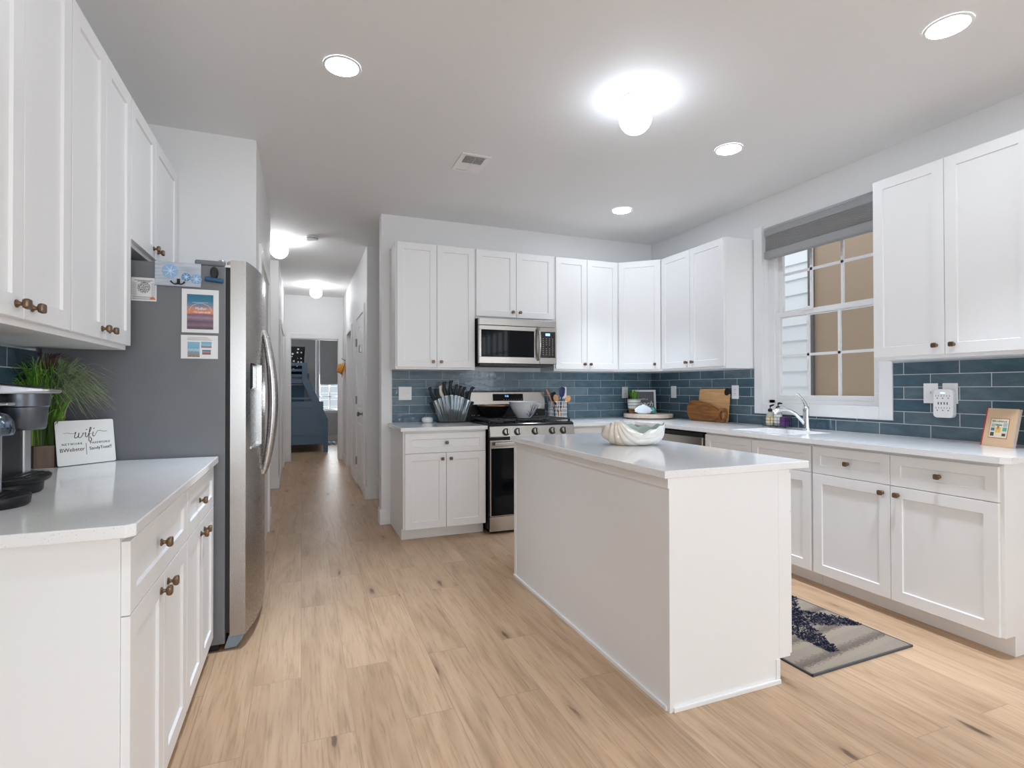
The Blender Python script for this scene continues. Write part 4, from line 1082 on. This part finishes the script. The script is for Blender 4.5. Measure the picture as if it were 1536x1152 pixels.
MB().box(0, .668, 0, 1.02, 0, .009).build('pile', m, rgx, bevel=.003)
b = MB(); rnd = random.Random(5)
b.box(-.004, .672, -.004, .004, 0, .0097).box(-.004, .004, -.004, 1.02, 0, .0097).box(.664, .672, -.004, 1.02, 0, .0097)
b.build('binding', M_dark, rgx)
b = MB(); cx, cy = .36, .50; arms = [-1.80, -.68, .55, 1.85, 2.95]
cnt = 0
while cnt < 4200:
    a_ = rnd.choice(arms); L_ = .41; s_ = rnd.random(); w_ = .115*(1-s_)**.85+.016
    q_ = rnd.uniform(-w_, w_); x = cx+math.cos(a_)*s_*L_-math.sin(a_)*q_; y = cy+math.sin(a_)*s_*L_+math.cos(a_)*q_
    if not (.01 < x < .655 and .01 < y < 1.0): continue
    cnt += 1; th = rnd.uniform(0, 2*PI); d1 = Vector((math.cos(th), math.sin(th), 0))*.014
    p = Vector((x, y, .0085)); s1 = d1.cross(Vector((0, 0, 1)))*.16
    b.m(0 if rnd.random() < .8 else 1).loft([[p-s1, p+s1, p+s1+Vector((0, 0, .004))], [p+d1-s1*.4+Vector((0, 0, .006)), p+d1+s1*.4+Vector((0, 0, .006)), p+d1+Vector((0, 0, .011))]])
b.build('starfish_pile', [mat('navy_yarn', (.018, .022, .055), .9), mat('grey_yarn', (.22, .20, .22), .9)], rgx)

# ------------------------------------------------------------------ books
bk = thing('cook_book', 'tan hardcover book with red spine and picture label leaning on the tiles', 'book', M=frameM((3.435, 1.752, .9145), (-.35, -1, 0), (.22, 0, 1)))
w, h, tt = .172, .205, .018
MB().box(0, w, 0, h, -.0025, 0).box(0, w, 0, h, -tt, -tt+.0025).build('cover', mat('tan_cloth', (.62, .42, .26), .6), bk)
MB().box(-.005, .002, 0, h, -tt, .0005).build('spine', mat('red_cloth', (.45, .02, .012), .5), bk)
MB().box(.002, w-.004, .003, h-.003, -tt+.0026, -.0026).build('pages', mat('grey_pages', (.42, .46, .55), .7), bk)
MB().box(.030, .134, .045, .152, 0, .0008).build('label_border', mat('brick_print', (.35, .10, .06), .5), bk)
lb = MB().box(.033, .131, .048, .149, .0008, .0012).build('label', mat('cream_print', (.70, .62, .45), .5), bk)
b = MB(); rr = random.Random(2)
for (x, y, sx_, sy_, mi) in ((.040, .105, .02, .016, 0), (.062, .112, .036, .007, 1), (.104, .108, .022, .02, 0), (.040, .084, .02, .016, 1), (.104, .084, .022, .020, 2), (.040, .056, .02, .02, 3), (.064, .075, .030, .030, 4), (.073, .094, .010, .016, 5), (.104, .058, .020, .014, 3)):
    b.m(mi).box(x, x+sx_, y, y+sy_, .0012, .0017)
b.m(3)
for k in range(9): b.box(.042+.009*k, .047+.009*k, .132, .136+rr.random()*.004, .0012, .0017)
b.build('small_pictures', [mat('pr0', (.35, .45, .42), .5), mat('pr1', (.08, .18, .30), .5), mat('pr2', (.10, .32, .28), .5), mat('pr3', (.06, .06, .07), .5), mat('pr4', (.72, .45, .10), .5), mat('pr5', (.50, .04, .03), .5)], lb)
bk2 = thing('book', 'green spined book beside the tan book at the right edge', 'book', M=frameM((3.440, 1.545, .9145), (-.25, -1, 0), (.2, 0, 1)))
MB().box(0, .16, 0, .20, -.02, 0).build('cover', mat('olive_cloth', (.38, .36, .22), .6), bk2, bevel=.002)

# ------------------------------------------------------------------ outlets
def plate(name, label, cx, cz, w, h, M, kind, cat):
    o = thing(name, label, cat, M=M @ Matrix.Translation((cx, cz, 0)))
    MB().box(-w/2, w/2, -h/2, h/2, 0, .006).build('cover_plate', M_white, o, bevel=.002)
    b = MB()
    if kind == 'outlet':
        MB().box(-.017, .017, -.034, .034, .006, .0075).build('receptacle', M_white, o, bevel=.001)
        for z in (-.018, .018): b.box(-.008, -.005, z, z+.009, .0075, .008).box(.005, .008, z, z+.009, .0075, .008).box(-.0025, .0025, z-.010, z-.006, .0075, .008)
        b.build('slots', M_dark, o)
    else:
        for x in ((-.023, .023) if w > .1 else (0,)):
            MB().box(x-.005, x+.005, -.012, .012, .006, .0068).box(x-.004, x+.004, -.002, .010, .0068, .016).build('toggle', M_white, o, bevel=.0015)
    return o
MB_ = frameM((0, YB-.0101, 0), (1, 0, 0), (0, 0, 1))
MR_ = frameM((XR-.0101, 0, 0), (0, -1, 0), (0, 0, 1))
plate('light_switch', 'two gang white switch plate on the tiles left of the knife block', .882, 1.182, .118, .122, MB_, 'switch', 'light switch')
plate('wall_outlet', 'white outlet on the back wall behind the utensil basket', 2.50, 1.18, .074, .120, MB_, 'outlet', 'outlet')
plate('wall_outlet', 'white outlet on the back wall behind the small green plant', 3.245, 1.18, .074, .120, MB_, 'outlet', 'outlet')
plate('light_switch', 'white switch plate between the corner and the cutting boards', -4.51, 1.186, .080, .122, MR_, 'switch', 'light switch')
plate('wall_outlet', 'white outlet between the cutting boards and the window', -3.668, 1.190, .080, .120, MR_, 'outlet', 'outlet')
plate('light_switch', 'white switch plate just right of the window beside the surge protector', -2.087, 1.192, .080, .122, MR_, 'switch', 'light switch')
plate('wall_outlet', 'white outlet behind the surge protector', -1.982, 1.192, .080, .122, MR_, 'outlet', 'outlet')
sg = thing('surge_protector', 'white plug in surge protector with six outlets on the dark tiles', 'surge protector', M=MR_ @ Matrix.Translation((-2.00, 1.133, .0065)))
MB().prism(rrect(-.054, .054, -.086, .086, .022), 0, .036).build('housing', M_white, sg, bevel=.006, seg=3)
for z in (.032, -.040):
    b = MB()
    for k in (-1, 0, 1):
        x = k*.029; b.box(x-.0085, x-.006, z+.008, z+.017, .036, .0366).box(x+.006, x+.0085, z+.008, z+.017, .036, .0366).box(x-.003, x+.003, z-.005, z+.001, .036, .0366)
    b.build('socket_row', M_dark, sg)
b = MB()
for k in range(4): x = -.0235+.0157*k; b.box(x-.0028, x+.0028, -.008, .007, .036, .0366)
b.build('usb_ports', M_dark, sg)
MB().prism(rrect(-.013, .013, .058, .064, .0029), .036, .0368).build('indicator_light', mat('blue_led', (.2, .4, 1.), .4, emc=(.4, .6, 1.), emis=2.5), sg)

# ------------------------------------------------------------------ coffee maker, planter, sign
cf = thing('coffee_maker', 'stainless and black coffee maker on the left countertop', 'coffee maker', (-.86, 1.95, .914))
lx = lambda x: x+.86
ly = lambda y: y-1.95
def ell(cx, cy, z, rx, ry, n=36): return [(lx(cx)+rx*math.cos(2*PI*k/n), ly(cy)+ry*math.sin(2*PI*k/n), z) for k in range(n)]
M_sil = mat('silver_plastic', (.50, .50, .51), .28, .8)
M_gun = mat('gunmetal', (.13, .14, .16), .3, .8)
b = MB(); b.box(lx(-1.03), lx(-.885), ly(1.62), ly(2.16), 0, .30); b.build('rear_body', M_black, cf, bevel=.015)
def tray(cx, cy, z0, z1, rx, ry, name):
    MB().loft([ell(cx, cy, z0, rx*.95, ry*.95), ell(cx, cy, z0+.006, rx, ry), ell(cx, cy, z1-.004, rx*1.02, ry*1.02), ell(cx, cy, z1, rx, ry)]).build(name, M_black, cf, smooth=True)
tray(-.825, 1.82, 0, .030, .140, .098, 'lower_tray')
tray(-.850, 2.045, 0, .034, .110, .105, 'tray_base')
tray(-.858, 2.045, .034, .052, .137, .122, 'upper_tray')
b = MB()
for k in range(11):
    x = -.94+.022*k
    u = (x+.825)/.13
    if abs(u) < .97: w_ = .088*math.sqrt(1-u*u); b.box(lx(x), lx(x)+.010, ly(1.82)-w_, ly(1.82)+w_, .030, .033)
b.build('lower_grille', M_black, cf)
b = MB()
for k in range(12):
    x = -.975+.022*k; u = (x+.858)/.128
    if abs(u) < .97: w_ = .110*math.sqrt(1-u*u); b.box(lx(x), lx(x)+.011, ly(2.045)-w_, ly(2.045)+w_, .052, .0545)
b.build('upper_grille', M_gun, cf)
MB().text('Breville', .018, frameM((lx(-.762), ly(1.742), .016), (.75, .62, 0), (0, 0, 1))).build('lettering', M_white, cf)
b = MB(); b.box(lx(-.90), lx(-.795), ly(2.085), ly(2.13), .05, .20); b.build('silver_column', M_sil, cf, bevel=.006)
b = MB(); b.box(lx(-.90), lx(-.80), ly(1.93), ly(2.084), .05, .20); b.build('dark_recess', M_black, cf)
b = MB(); b.loft([ell(-.792, 2.055, .190, .054, .052), ell(-.792, 2.055, .198, .058, .056), ell(-.792, 2.055, .258, .063, .060), ell(-.792, 2.055, .262, .067, .064), ell(-.792, 2.055, .300, .069, .066)])
b.build('brew_head', M_gun, cf, smooth=True)
b = MB(); b.box(lx(-1.03), lx(-.80), ly(1.93), ly(2.15), .262, .30); b.build('head_housing', M_black, cf, bevel=.01)
b = MB(); b.loft([[(lx(x), ly(y), z) for x, y, z in q] for q in (
    [(-1.03, 1.90, .300), (-.80, 1.90, .300), (-.712, 2.02, .300), (-.722, 2.14, .300), (-1.03, 2.16, .300)],
    [(-1.03, 1.90, .334), (-.83, 1.90, .332), (-.710, 2.02, .312), (-.720, 2.14, .310), (-1.03, 2.16, .345)])])
b.build('lid', M_sil, cf, bevel=.004)
MB().loft([[(lx(x), ly(y), z) for x, y, z in q] for q in (
    [(-1.03, 1.92, .3345), (-.85, 1.92, .332), (-.75, 2.02, .3195), (-.76, 2.12, .3175), (-1.03, 2.14, .344)],
    [(-1.03, 1.92, .3395), (-.85, 1.92, .337), (-.76, 2.02, .3235), (-.77, 2.12, .3215), (-1.03, 2.14, .349)])]).build('lid_inlay', M_black, cf)
cx, cy = -.790, 1.85
b = MB(); b.loft([ell(cx-.012, cy, .033, .044, .044), ell(cx-.012, cy, .20, .044, .044)]); b.build('pod_column', M_sil, cf, smooth=True)
b = MB(); b.loft([ell(cx, cy, .188, .056, .056), ell(cx, cy, .20, .060, .060), ell(cx, cy, .225, .057, .057), ell(cx, cy, .244, .044, .044), ell(cx, cy, .253, .024, .024), ell(cx, cy, .255, .004, .004)]); b.build('pod_dome', mat('dark_chrome', (.16, .20, .25), .15, 1.), cf, smooth=True)
MB().box(lx(-.93), lx(cx+.055), ly(cy-.02), ly(cy+.025), .268, .276).build('lever', M_sil, cf, bevel=.003)
b = MB(); b.loft([ell(cx-.045, cy, .277, .060, .055), ell(cx-.045, cy, .295, .055, .05), ell(cx-.045, cy, .312, .034, .034), ell(cx-.045, cy, .318, .006, .006)]); b.build('pod_cap', M_sil, cf, smooth=True)

pl = thing('grass_planter', 'artificial grass plant in a brown hexagonal wooden pot by the refrigerator', 'potted plant', (-.962, 2.695, .914))
hexp = [(.062*math.cos(PI/3*k+.25), .062*math.sin(PI/3*k+.25)) for k in range(6)]
b = MB(); b.prism(hexp, 0, .088); b.build('pot', M_potwood, pl, bevel=.002)
b = MB(); rnd = random.Random(11)
for k in range(700):
    kind = rnd.random(); a_ = rnd.uniform(0, 2*PI); r0 = .045*math.sqrt(rnd.random())
    x0, y0 = r0*math.cos(a_), r0*math.sin(a_)
    right = rnd.random() < .66
    if k < 90:   # broad short blades in front
        mi = 3 if rnd.random() < .6 else 1; hgt = rnd.uniform(.13, .24); wd = rnd.uniform(.004, .007); dirx_ = rnd.uniform(-.03, .10); diry_ = rnd.uniform(-.10, .02); droop = .0
    elif right:
        mi = 2; hgt = rnd.uniform(.30, .40); wd = rnd.uniform(.0024, .0048); dirx_ = rnd.uniform(.0, .17); diry_ = rnd.uniform(-.05, .06); droop = rnd.uniform(.0, .34)
    else:
        mi = rnd.choice((0, 1, 1, 3)); hgt = rnd.uniform(.28, .385); wd = rnd.uniform(.0016, .0032); dirx_ = rnd.uniform(-.07, .06); diry_ = rnd.uniform(-.16, .02); droop = rnd.uniform(0, .12)
    pts = []; ws = []; N = 7
    for i in range(N):
        u = i/(N-1); ex = u**2
        z = .07+hgt*(math.sin(min(1., u*1.05)*PI/2)) - droop*max(0, u-.55)**1.3*1.6
        x = x0+dirx_*ex*(1.25 if droop > .1 else 1); y = y0+diry_*ex
        x = max(x, -.060); y = min(y, .105); z = min(z, .462)
        pts.append((x, y, z)); ws.append(wd*(1-u**3)+.0002)
    b.m(mi).strip(pts, ws, (math.cos(a_), math.sin(a_), 0))
for k in range(14):   # dark seed stalks
    a_ = rnd.uniform(-1.6, .4); ln_ = rnd.uniform(.10, .19); pts = []
    for i in range(7):
        u = i/6; x = ln_*u*math.cos(a_)*u; y = ln_*u*math.sin(a_)*u
        z = .07+.385*math.sin(u*PI/2*1.25); pts.append((max(x, -.06), min(y, .105), min(z, .458)))
    b.m(4).strip(pts, [.0018]*5+[.0012, .0003], (math.cos(a_+1.57), math.sin(a_+1.57), 0))
b.build('grass', [M_g1, M_g2, M_g3, M_g5, M_g4], pl)

Ms = frameM((-.906, 2.640, .9145), (.150, .150, 0), (-.09, .10, .99))
ws_ = thing('wifi_sign', 'white enamel wifi sign with black edge leaning by the refrigerator', 'sign', M=Ms)
w, h = .220, .186
MB().prism(rrect(0, w, 0, h, .008), -.004, 0).build('rim', M_black, ws_)
MB().prism(rrect(.002, w-.002, .002, h-.002, .007), 0, .0015).build('panel', mat('enamel_white', (.80, .80, .78), .2), ws_)
b = MB(); Z = .0019
b.loft([[(.008, h-.010, Z), (w-.008, h-.010, Z), (w-.008, h-.0115, Z), (.008, h-.0115, Z)], [(.008, h-.010, Z+.0004), (w-.008, h-.010, Z+.0004), (w-.008, h-.0115, Z+.0004), (.008, h-.0115, Z+.0004)]])
b.bm.free()
b = MB()
def stroke(pts, r):
    q_ = []
    for i in range(len(pts)-1):
        for k in range(4):
            u = k/4; p0 = pts[max(i-1, 0)]; p1 = pts[i]; p2 = pts[i+1]; p3 = pts[min(i+2, len(pts)-1)]
            q_.append(tuple(.5*((2*p1[j])+(-p0[j]+p2[j])*u+(2*p0[j]-5*p1[j]+4*p2[j]-p3[j])*u*u+(-p0[j]+3*p1[j]-3*p2[j]+p3[j])*u**3) for j in (0, 1)))
    q_.append(pts[-1]); b.tube([(x, y, Z) for x, y in q_], r, 6)
S_ = lambda L_: [(.105+(x-.105)*1., y) for x, y in L_]
stroke([(.030, .133), (.045, .134), (.058, .130), (.070, .131)], .0006)
stroke([(.070, .131), (.074, .136), (.069, .122), (.068, .114), (.074, .112), (.082, .120), (.085, .132), (.082, .120), (.083, .113), (.090, .113), (.098, .124), (.099, .131)], .0014)
stroke([(.099, .131), (.104, .129), (.110, .132)], .0008)
stroke([(.110, .132), (.108, .122), (.109, .114), (.114, .114), (.120, .124)], .0013)
stroke([(.119, .124), (.128, .140), (.131, .150), (.128, .152), (.124, .140), (.121, .118), (.119, .100), (.122, .094), (.128, .096), (.129, .104), (.124, .113)], .0013)
stroke([(.122, .124), (.131, .127)], .0007)
stroke([(.138, .133), (.135, .122), (.136, .115), (.142, .116), (.149, .128), (.155, .136), (.165, .137), (.178, .132), (.190, .134)], .0008)
stroke([(.138, .133), (.135, .122), (.136, .115), (.142, .116)], .0013)
b.lathe([(.0022, 0), (.0022, .0004)], (.1125, .144, Z), 10).lathe([(.0022, 0), (.0022, .0004)], (.141, .147, Z), 10)
TM = lambda x, y, a_=0.: Matrix.Translation((x, y, Z)) @ Matrix.Rotation(a_, 4, 'Z')
b.text('NETWORK', .0125, TM(.058, .087), space=1.3).text('PASSWORD', .0125, TM(.161, .087), space=1.25)
b.box(.107, .1082, .040, .088, Z-.0003, Z+.0004)
b.build('printed_lettering', M_ink, ws_)
b = MB(); b.text('BWebster', .0215, TM(.057, .064, .02), space=1.0).text('SandyToes!!', .0185, TM(.162, .065, .03), space=.96)
b.build('handwriting', mat('maroon_ink', (.05, .012, .015), .5), ws_)

# ------------------------------------------------------------------ ceiling fixtures
def led(label, x, y):
    o = thing('recessed_light', label, 'ceiling light', (x, y, CE), group='recessed ceiling lights')
    MB().lathe([(.088, -.0005), (.090, -.004), (.078, -.007), (.076, -.0045)], n=40, cap=False).build('trim_ring', M_white, o, smooth=True)
    MB().lathe([(.0765, -.0065), (.0765, -.0006)], n=40).build('lens', M_led, o)
    d = bpy.data.lights.new('lamp', 'AREA'); d.shape = 'DISK'; d.size = .145; d.energy = LEDW; d.spread = 1.1; d.color = (.86, .975, 1.12)
    lo = bpy.data.objects.new('lamp', d); C.objects.link(lo); lo.parent = o; lo.location = (0, 0, -.0075)
led('recessed light above the hall side of the kitchen', .183, 2.721)
led('recessed light at the top right, nearest the camera', 2.63, 1.45)
led('recessed light between the globe light and the right wall', 2.63, 2.735)
led('recessed light farthest away, above the room corner', 2.65, 4.03)
for k, (x, y) in enumerate(((.2, .6), (.2, -1.8), (2.63, -1.8))):  # unseen lamps added behind the camera to light the kitchen
    led('added recessed light out of view in the room behind, %s' % ('over the left counter end', 'near the left rear window', 'near the right rear window')[k], x, y)
def globe(label, x, y, r=.088, gm=None):
    o = thing('globe_light', label, 'ceiling light', (x, y, CE), group='white globe ceiling lights')
    MB().lathe([(.070, -.0005), (.072, -.006), (.060, -.028), (.044, -.036), (.040, -.045)], n=36).build('base_plate', M_white, o, smooth=True)
    n = 16; prof = [(.038, -.040)]
    for k in range(3, n+1): a_ = PI*k/n; prof.append((max(.001, r*math.sin(a_)), -.028-r*.93+r*.98*math.cos(a_)))
    MB().lathe(prof, n=36).build('glass_globe', gm or M_globeh, o, smooth=True)
globe('big white globe light above the kitchen island', 1.692, 2.438, gm=M_globe)
globe('white globe light at the near end of the hallway', -.222, 6.165)
globe('white globe light at the far end of the hallway', .204, 8.669)
globe('added white globe light, out of view in the side room off the hallway', 1.45, 8.2)  # unseen lamp put in to brighten the side room
globe('added white globe light, out of view on the bedroom ceiling', -.25, 10.35)  # added lamp, hidden above the lintel, lights the bed front
sd = thing('smoke_detector', 'round white smoke detector on the hallway ceiling', 'smoke detector', (.099, 5.904, CE))
MB().lathe([(.066, -.0005), (.066, -.012), (.062, -.020), (.060, -.022), (.060, -.027), (.056, -.040), (.030, -.043), (.001, -.043)], n=36).build('housing', M_white, sd, smooth=True)
MB().lathe([(.0612, -.0215), (.0612, -.0255)], n=36, cap=False).build('slots', M_dark, sd)
vt = thing('ceiling_vent', 'white ceiling register with grey louvres', 'vent', (1.105, 3.57, CE))
b = MB(); b.box(-.105, .105, -.15, -.12, -.006, -.0005).box(-.105, .105, .12, .15, -.006, -.0005).box(-.105, -.07, -.12, .12, -.006, -.0005).box(.07, .105, -.12, .12, -.006, -.0005); b.build('frame', M_white, vt, bevel=.002)
MB().box(-.07, .07, -.12, -.004, -.0012, -.0005).build('duct_opening', mat('duct_grey', (.22, .22, .22), .7), vt)
b = MB()
for k in range(12):
    y = -.112+.0195*k
    b.box(-.069, .069, -.008, .008, -.0005, .0005, Matrix.Translation((0, y, -.0055)) @ Matrix.Rotation(.75 if y < -.004 else -.12, 4, 'X'))
b.box(-.002, .002, -.12, .12, -.0095, -.0085)
b.build('louvres', M_white, vt)

# ------------------------------------------------------------------ hall and bedroom
hk = thing('coat_hook', 'dark metal coat hook on the hallway wall above the hat', 'hook', M=frameM((.674, 9.22, 1.66), (0, -1, 0), (0, 0, 1)))
MB().box(-.012, .012, -.03, .05, 0, .004).tube([(0, -.02, .004), (0, -.035, .03), (0, -.01, .045)], .005, 8).tube([(0, .03, .004), (0, .05, .04), (0, .07, .06)], .005, 8).build('hook', M_dark, hk)
ht_ = thing('straw_hat', 'orange straw hat hanging on the hallway wall', 'hat', M=frameM((.664, 9.22, 1.54), (0, -1, 0), (0, 0, 1)))
m = mat('orange_straw', (.60, .27, .05), .8); t = NT(m); t.bump(t.noise(t.obj(), 90., 2.), .6, .004)
ht_.matrix_world = ht_.matrix_world @ Matrix.Rotation(-.35, 4, 'X')
MB().lathe([(.115, .0), (.118, .004), (.085, .012), (.078, .03), (.070, .095), (.055, .115), (.02, .120), (.001, .118)], n=32, sy=1.15).build('crown_and_brim', m, ht_, smooth=True)
MB().lathe([(.0815, .020), (.0785, .036)], n=32, cap=False, sy=1.15).build('band', mat('brown_band', (.15, .06, .02), .7), ht_, smooth=True)
bd = thing('bunk_bed', 'slate blue twin over full bunk bed seen through the bedroom door', 'bunk bed', (.478, 10.9, 0))
def B(name, m=M_bed): pass
L_ = 2.0
def post(pts, y0, y1, name):   # pts polygon in x,z local (x rel. to .478)
    MB().prism(pts, y0, y1, 1).build(name, M_bed, bd, bevel=.004)
for y0, y1 in ((0, .07), (1.93, 2.0)):
    post([(-.085, 0), (0, 0), (0, .62), (-.012, .66), (-.33, 1.37), (-.375, 1.43), (-.375, 1.725), (-.470, 1.725), (-.470, 1.36), (-.085, .56)], y0, y1, 'post')
    post([(-1.50, 0), (-1.41, 0), (-1.41, 1.725), (-1.50, 1.725)], y0, y1, 'post')
MB().box(-1.41, -.085, .012, .06, .155, .98).build('footboard', M_bed, bd, bevel=.004)
MB().box(-1.41, -.10, .004, .012, .32, .345).box(-1.41, -.30, .004, .012, .86, .88).build('footboard_moulding', M_bed, bd, bevel=.002)
for z0, z1 in ((1.665, 1.720), (1.555, 1.600), (1.455, 1.500), (1.33, 1.41)):
    MB().box(-1.41, -.471, .012, .045, z0, z1).build('guard_slat', M_bed, bd, bevel=.003)
MB().box(-1.41, -.30, .012, .045, 1.02, 1.06).build('rail', M_bed, bd, bevel=.003)
MB().box(-1.49, -.38, .07, 1.93, 1.33, 1.36).build('upper_deck', M_bed, bd)
MB().box(-1.49, -.02, .07, 1.93, .30, .36).build('lower_deck', M_bed, bd)
MB().box(-.375, -.34, .07, 1.93, 1.36, 1.52).box(-.03, 0, .07, 1.93, .30, .42).build('side_rail', M_bed, bd)
MB().box(-1.41, -.42, 1.94, 1.99, .4, 1.30).build('headboard', mat('teal_blue_paint', (.07, .16, .23), .5), bd)
mt = tag(MB().box(-.98, .44, 10.99, 12.80, .362, .56).build('mattress', mat('navy_sheet', (.02, .05, .12), .9), bevel=.04, seg=3), 'dark blue mattress on the lower bunk', 'mattress')
mt2 = tag(MB().box(-.98, .085, 10.99, 12.80, 1.362, 1.50).build('mattress', mat('grey_sheet', (.22, .26, .30), .9), bevel=.03, seg=3), 'pale grey patterned mattress on the upper bunk', 'mattress')
pw = thing('throw_pillow', 'black pillow with white paw prints on the upper bunk', 'pillow', (-.10, 11.06, 1.50), .1)
m = mat('paw_print_fabric', (.01, .01, .01), .9); t = NT(m); vo = t.n('TexVoronoi'); t.l(t.obj(), vo.inputs['Vector']); vo.inputs['Scale'].default_value = 13.; vo.inputs['Randomness'].default_value = .5
t.l(t.ramp(vo.outputs['Distance'], [(.20, (.7, .7, .7)), (.26, (.008, .008, .01))]), t.b.inputs['Base Color'])
b = MB(); rings = []
for j in range(13):
    u = -1+2*j/12; e = (1-u*u)**.45
    rings.append([( .165*(1-.10*(1-abs(u)))*(1 if True else 0)*math.copysign(abs(math.cos(a_))**.6, math.cos(a_)), .07*e*math.copysign(abs(math.sin(a_))**1., math.sin(a_)), (.27+.27*u)) for a_ in [2*PI*k/20 for k in range(20)]])
b.loft(rings); b.build('cushion', m, pw, smooth=True)
# bedroom window
wb = MB(); wb.box(-.24, .86, 13.19, 13.24, .66, .72).box(.315, .385, 13.17, 13.26, .72, 2.45).box(.80, .87, 13.18, 13.2, .66, 2.5).box(-.30, -.24, 13.18, 13.2, .66, 2.5)
wr = struct(wb.build('window_2', M_trim, bevel=.003))
b = MB(); b.box(.385, .86, 13.27, 13.30, .72, .76).box(.385, .86, 13.27, 13.30, 1.53, 1.56)
for x in (.385, .605, .835): b.box(x, x+.026, 13.27, 13.30, .76, 1.53)
b.box(.385, .86, 13.27, 13.30, 1.03, 1.055)
b.build('muntin_grid', M_white, wr)
for nm, x0, x1, zb in (('right', .395, .85, 1.335), ('left', -.23, .305, .80)):
    s_ = thing('roller_shade', 'grey roller shade over the %s part of the bedroom window' % nm, 'window blind', ((x0+x1)/2, 13.21, 0))
    cx = (x0+x1)/2
    MB().box(x0-cx, x1-cx, 0, .004, zb, 2.42).build('fabric', mat('bedroom_shade', (.45, .45, .45), .8), s_)
    MB().box(x0-cx, x1-cx, -.005, .008, zb-.02, zb).build('hem_bar', M_white, s_)
nh = thing('house_beyond', 'white sided house across from the bedroom window', 'building', (.6, 17., 0))
b = MB()
for i in range(16): b.box(-3, 3, -.02 if i % 2 else 0, .1, -.5+.2*i, -.31+.2*i)
b.build('lap_siding', mat('grey_siding', (.40, .42, .43), .5), nh)
sl = thing('slippers', 'pale blue slippers on the bedroom floor by the bed', 'slippers', (.60, 12.35, 0), .3)
for s_ in (-1, 1):
    MB().loft([[(s_*.055+w_*math.cos(2*PI*k/14)-.0, y, max(.0, hh_*(.5+.5*math.sin(2*PI*k/14)))) for k in range(14)] for y, w_, hh_ in ((-.13, .015, .03), (-.11, .038, .06), (-.03, .045, .075), (.06, .040, .05), (.12, .020, .03))]).build('slipper', mat('pale_blue_cloth', (.45, .62, .72), .8), sl, smooth=True)
S.frame_set(1)
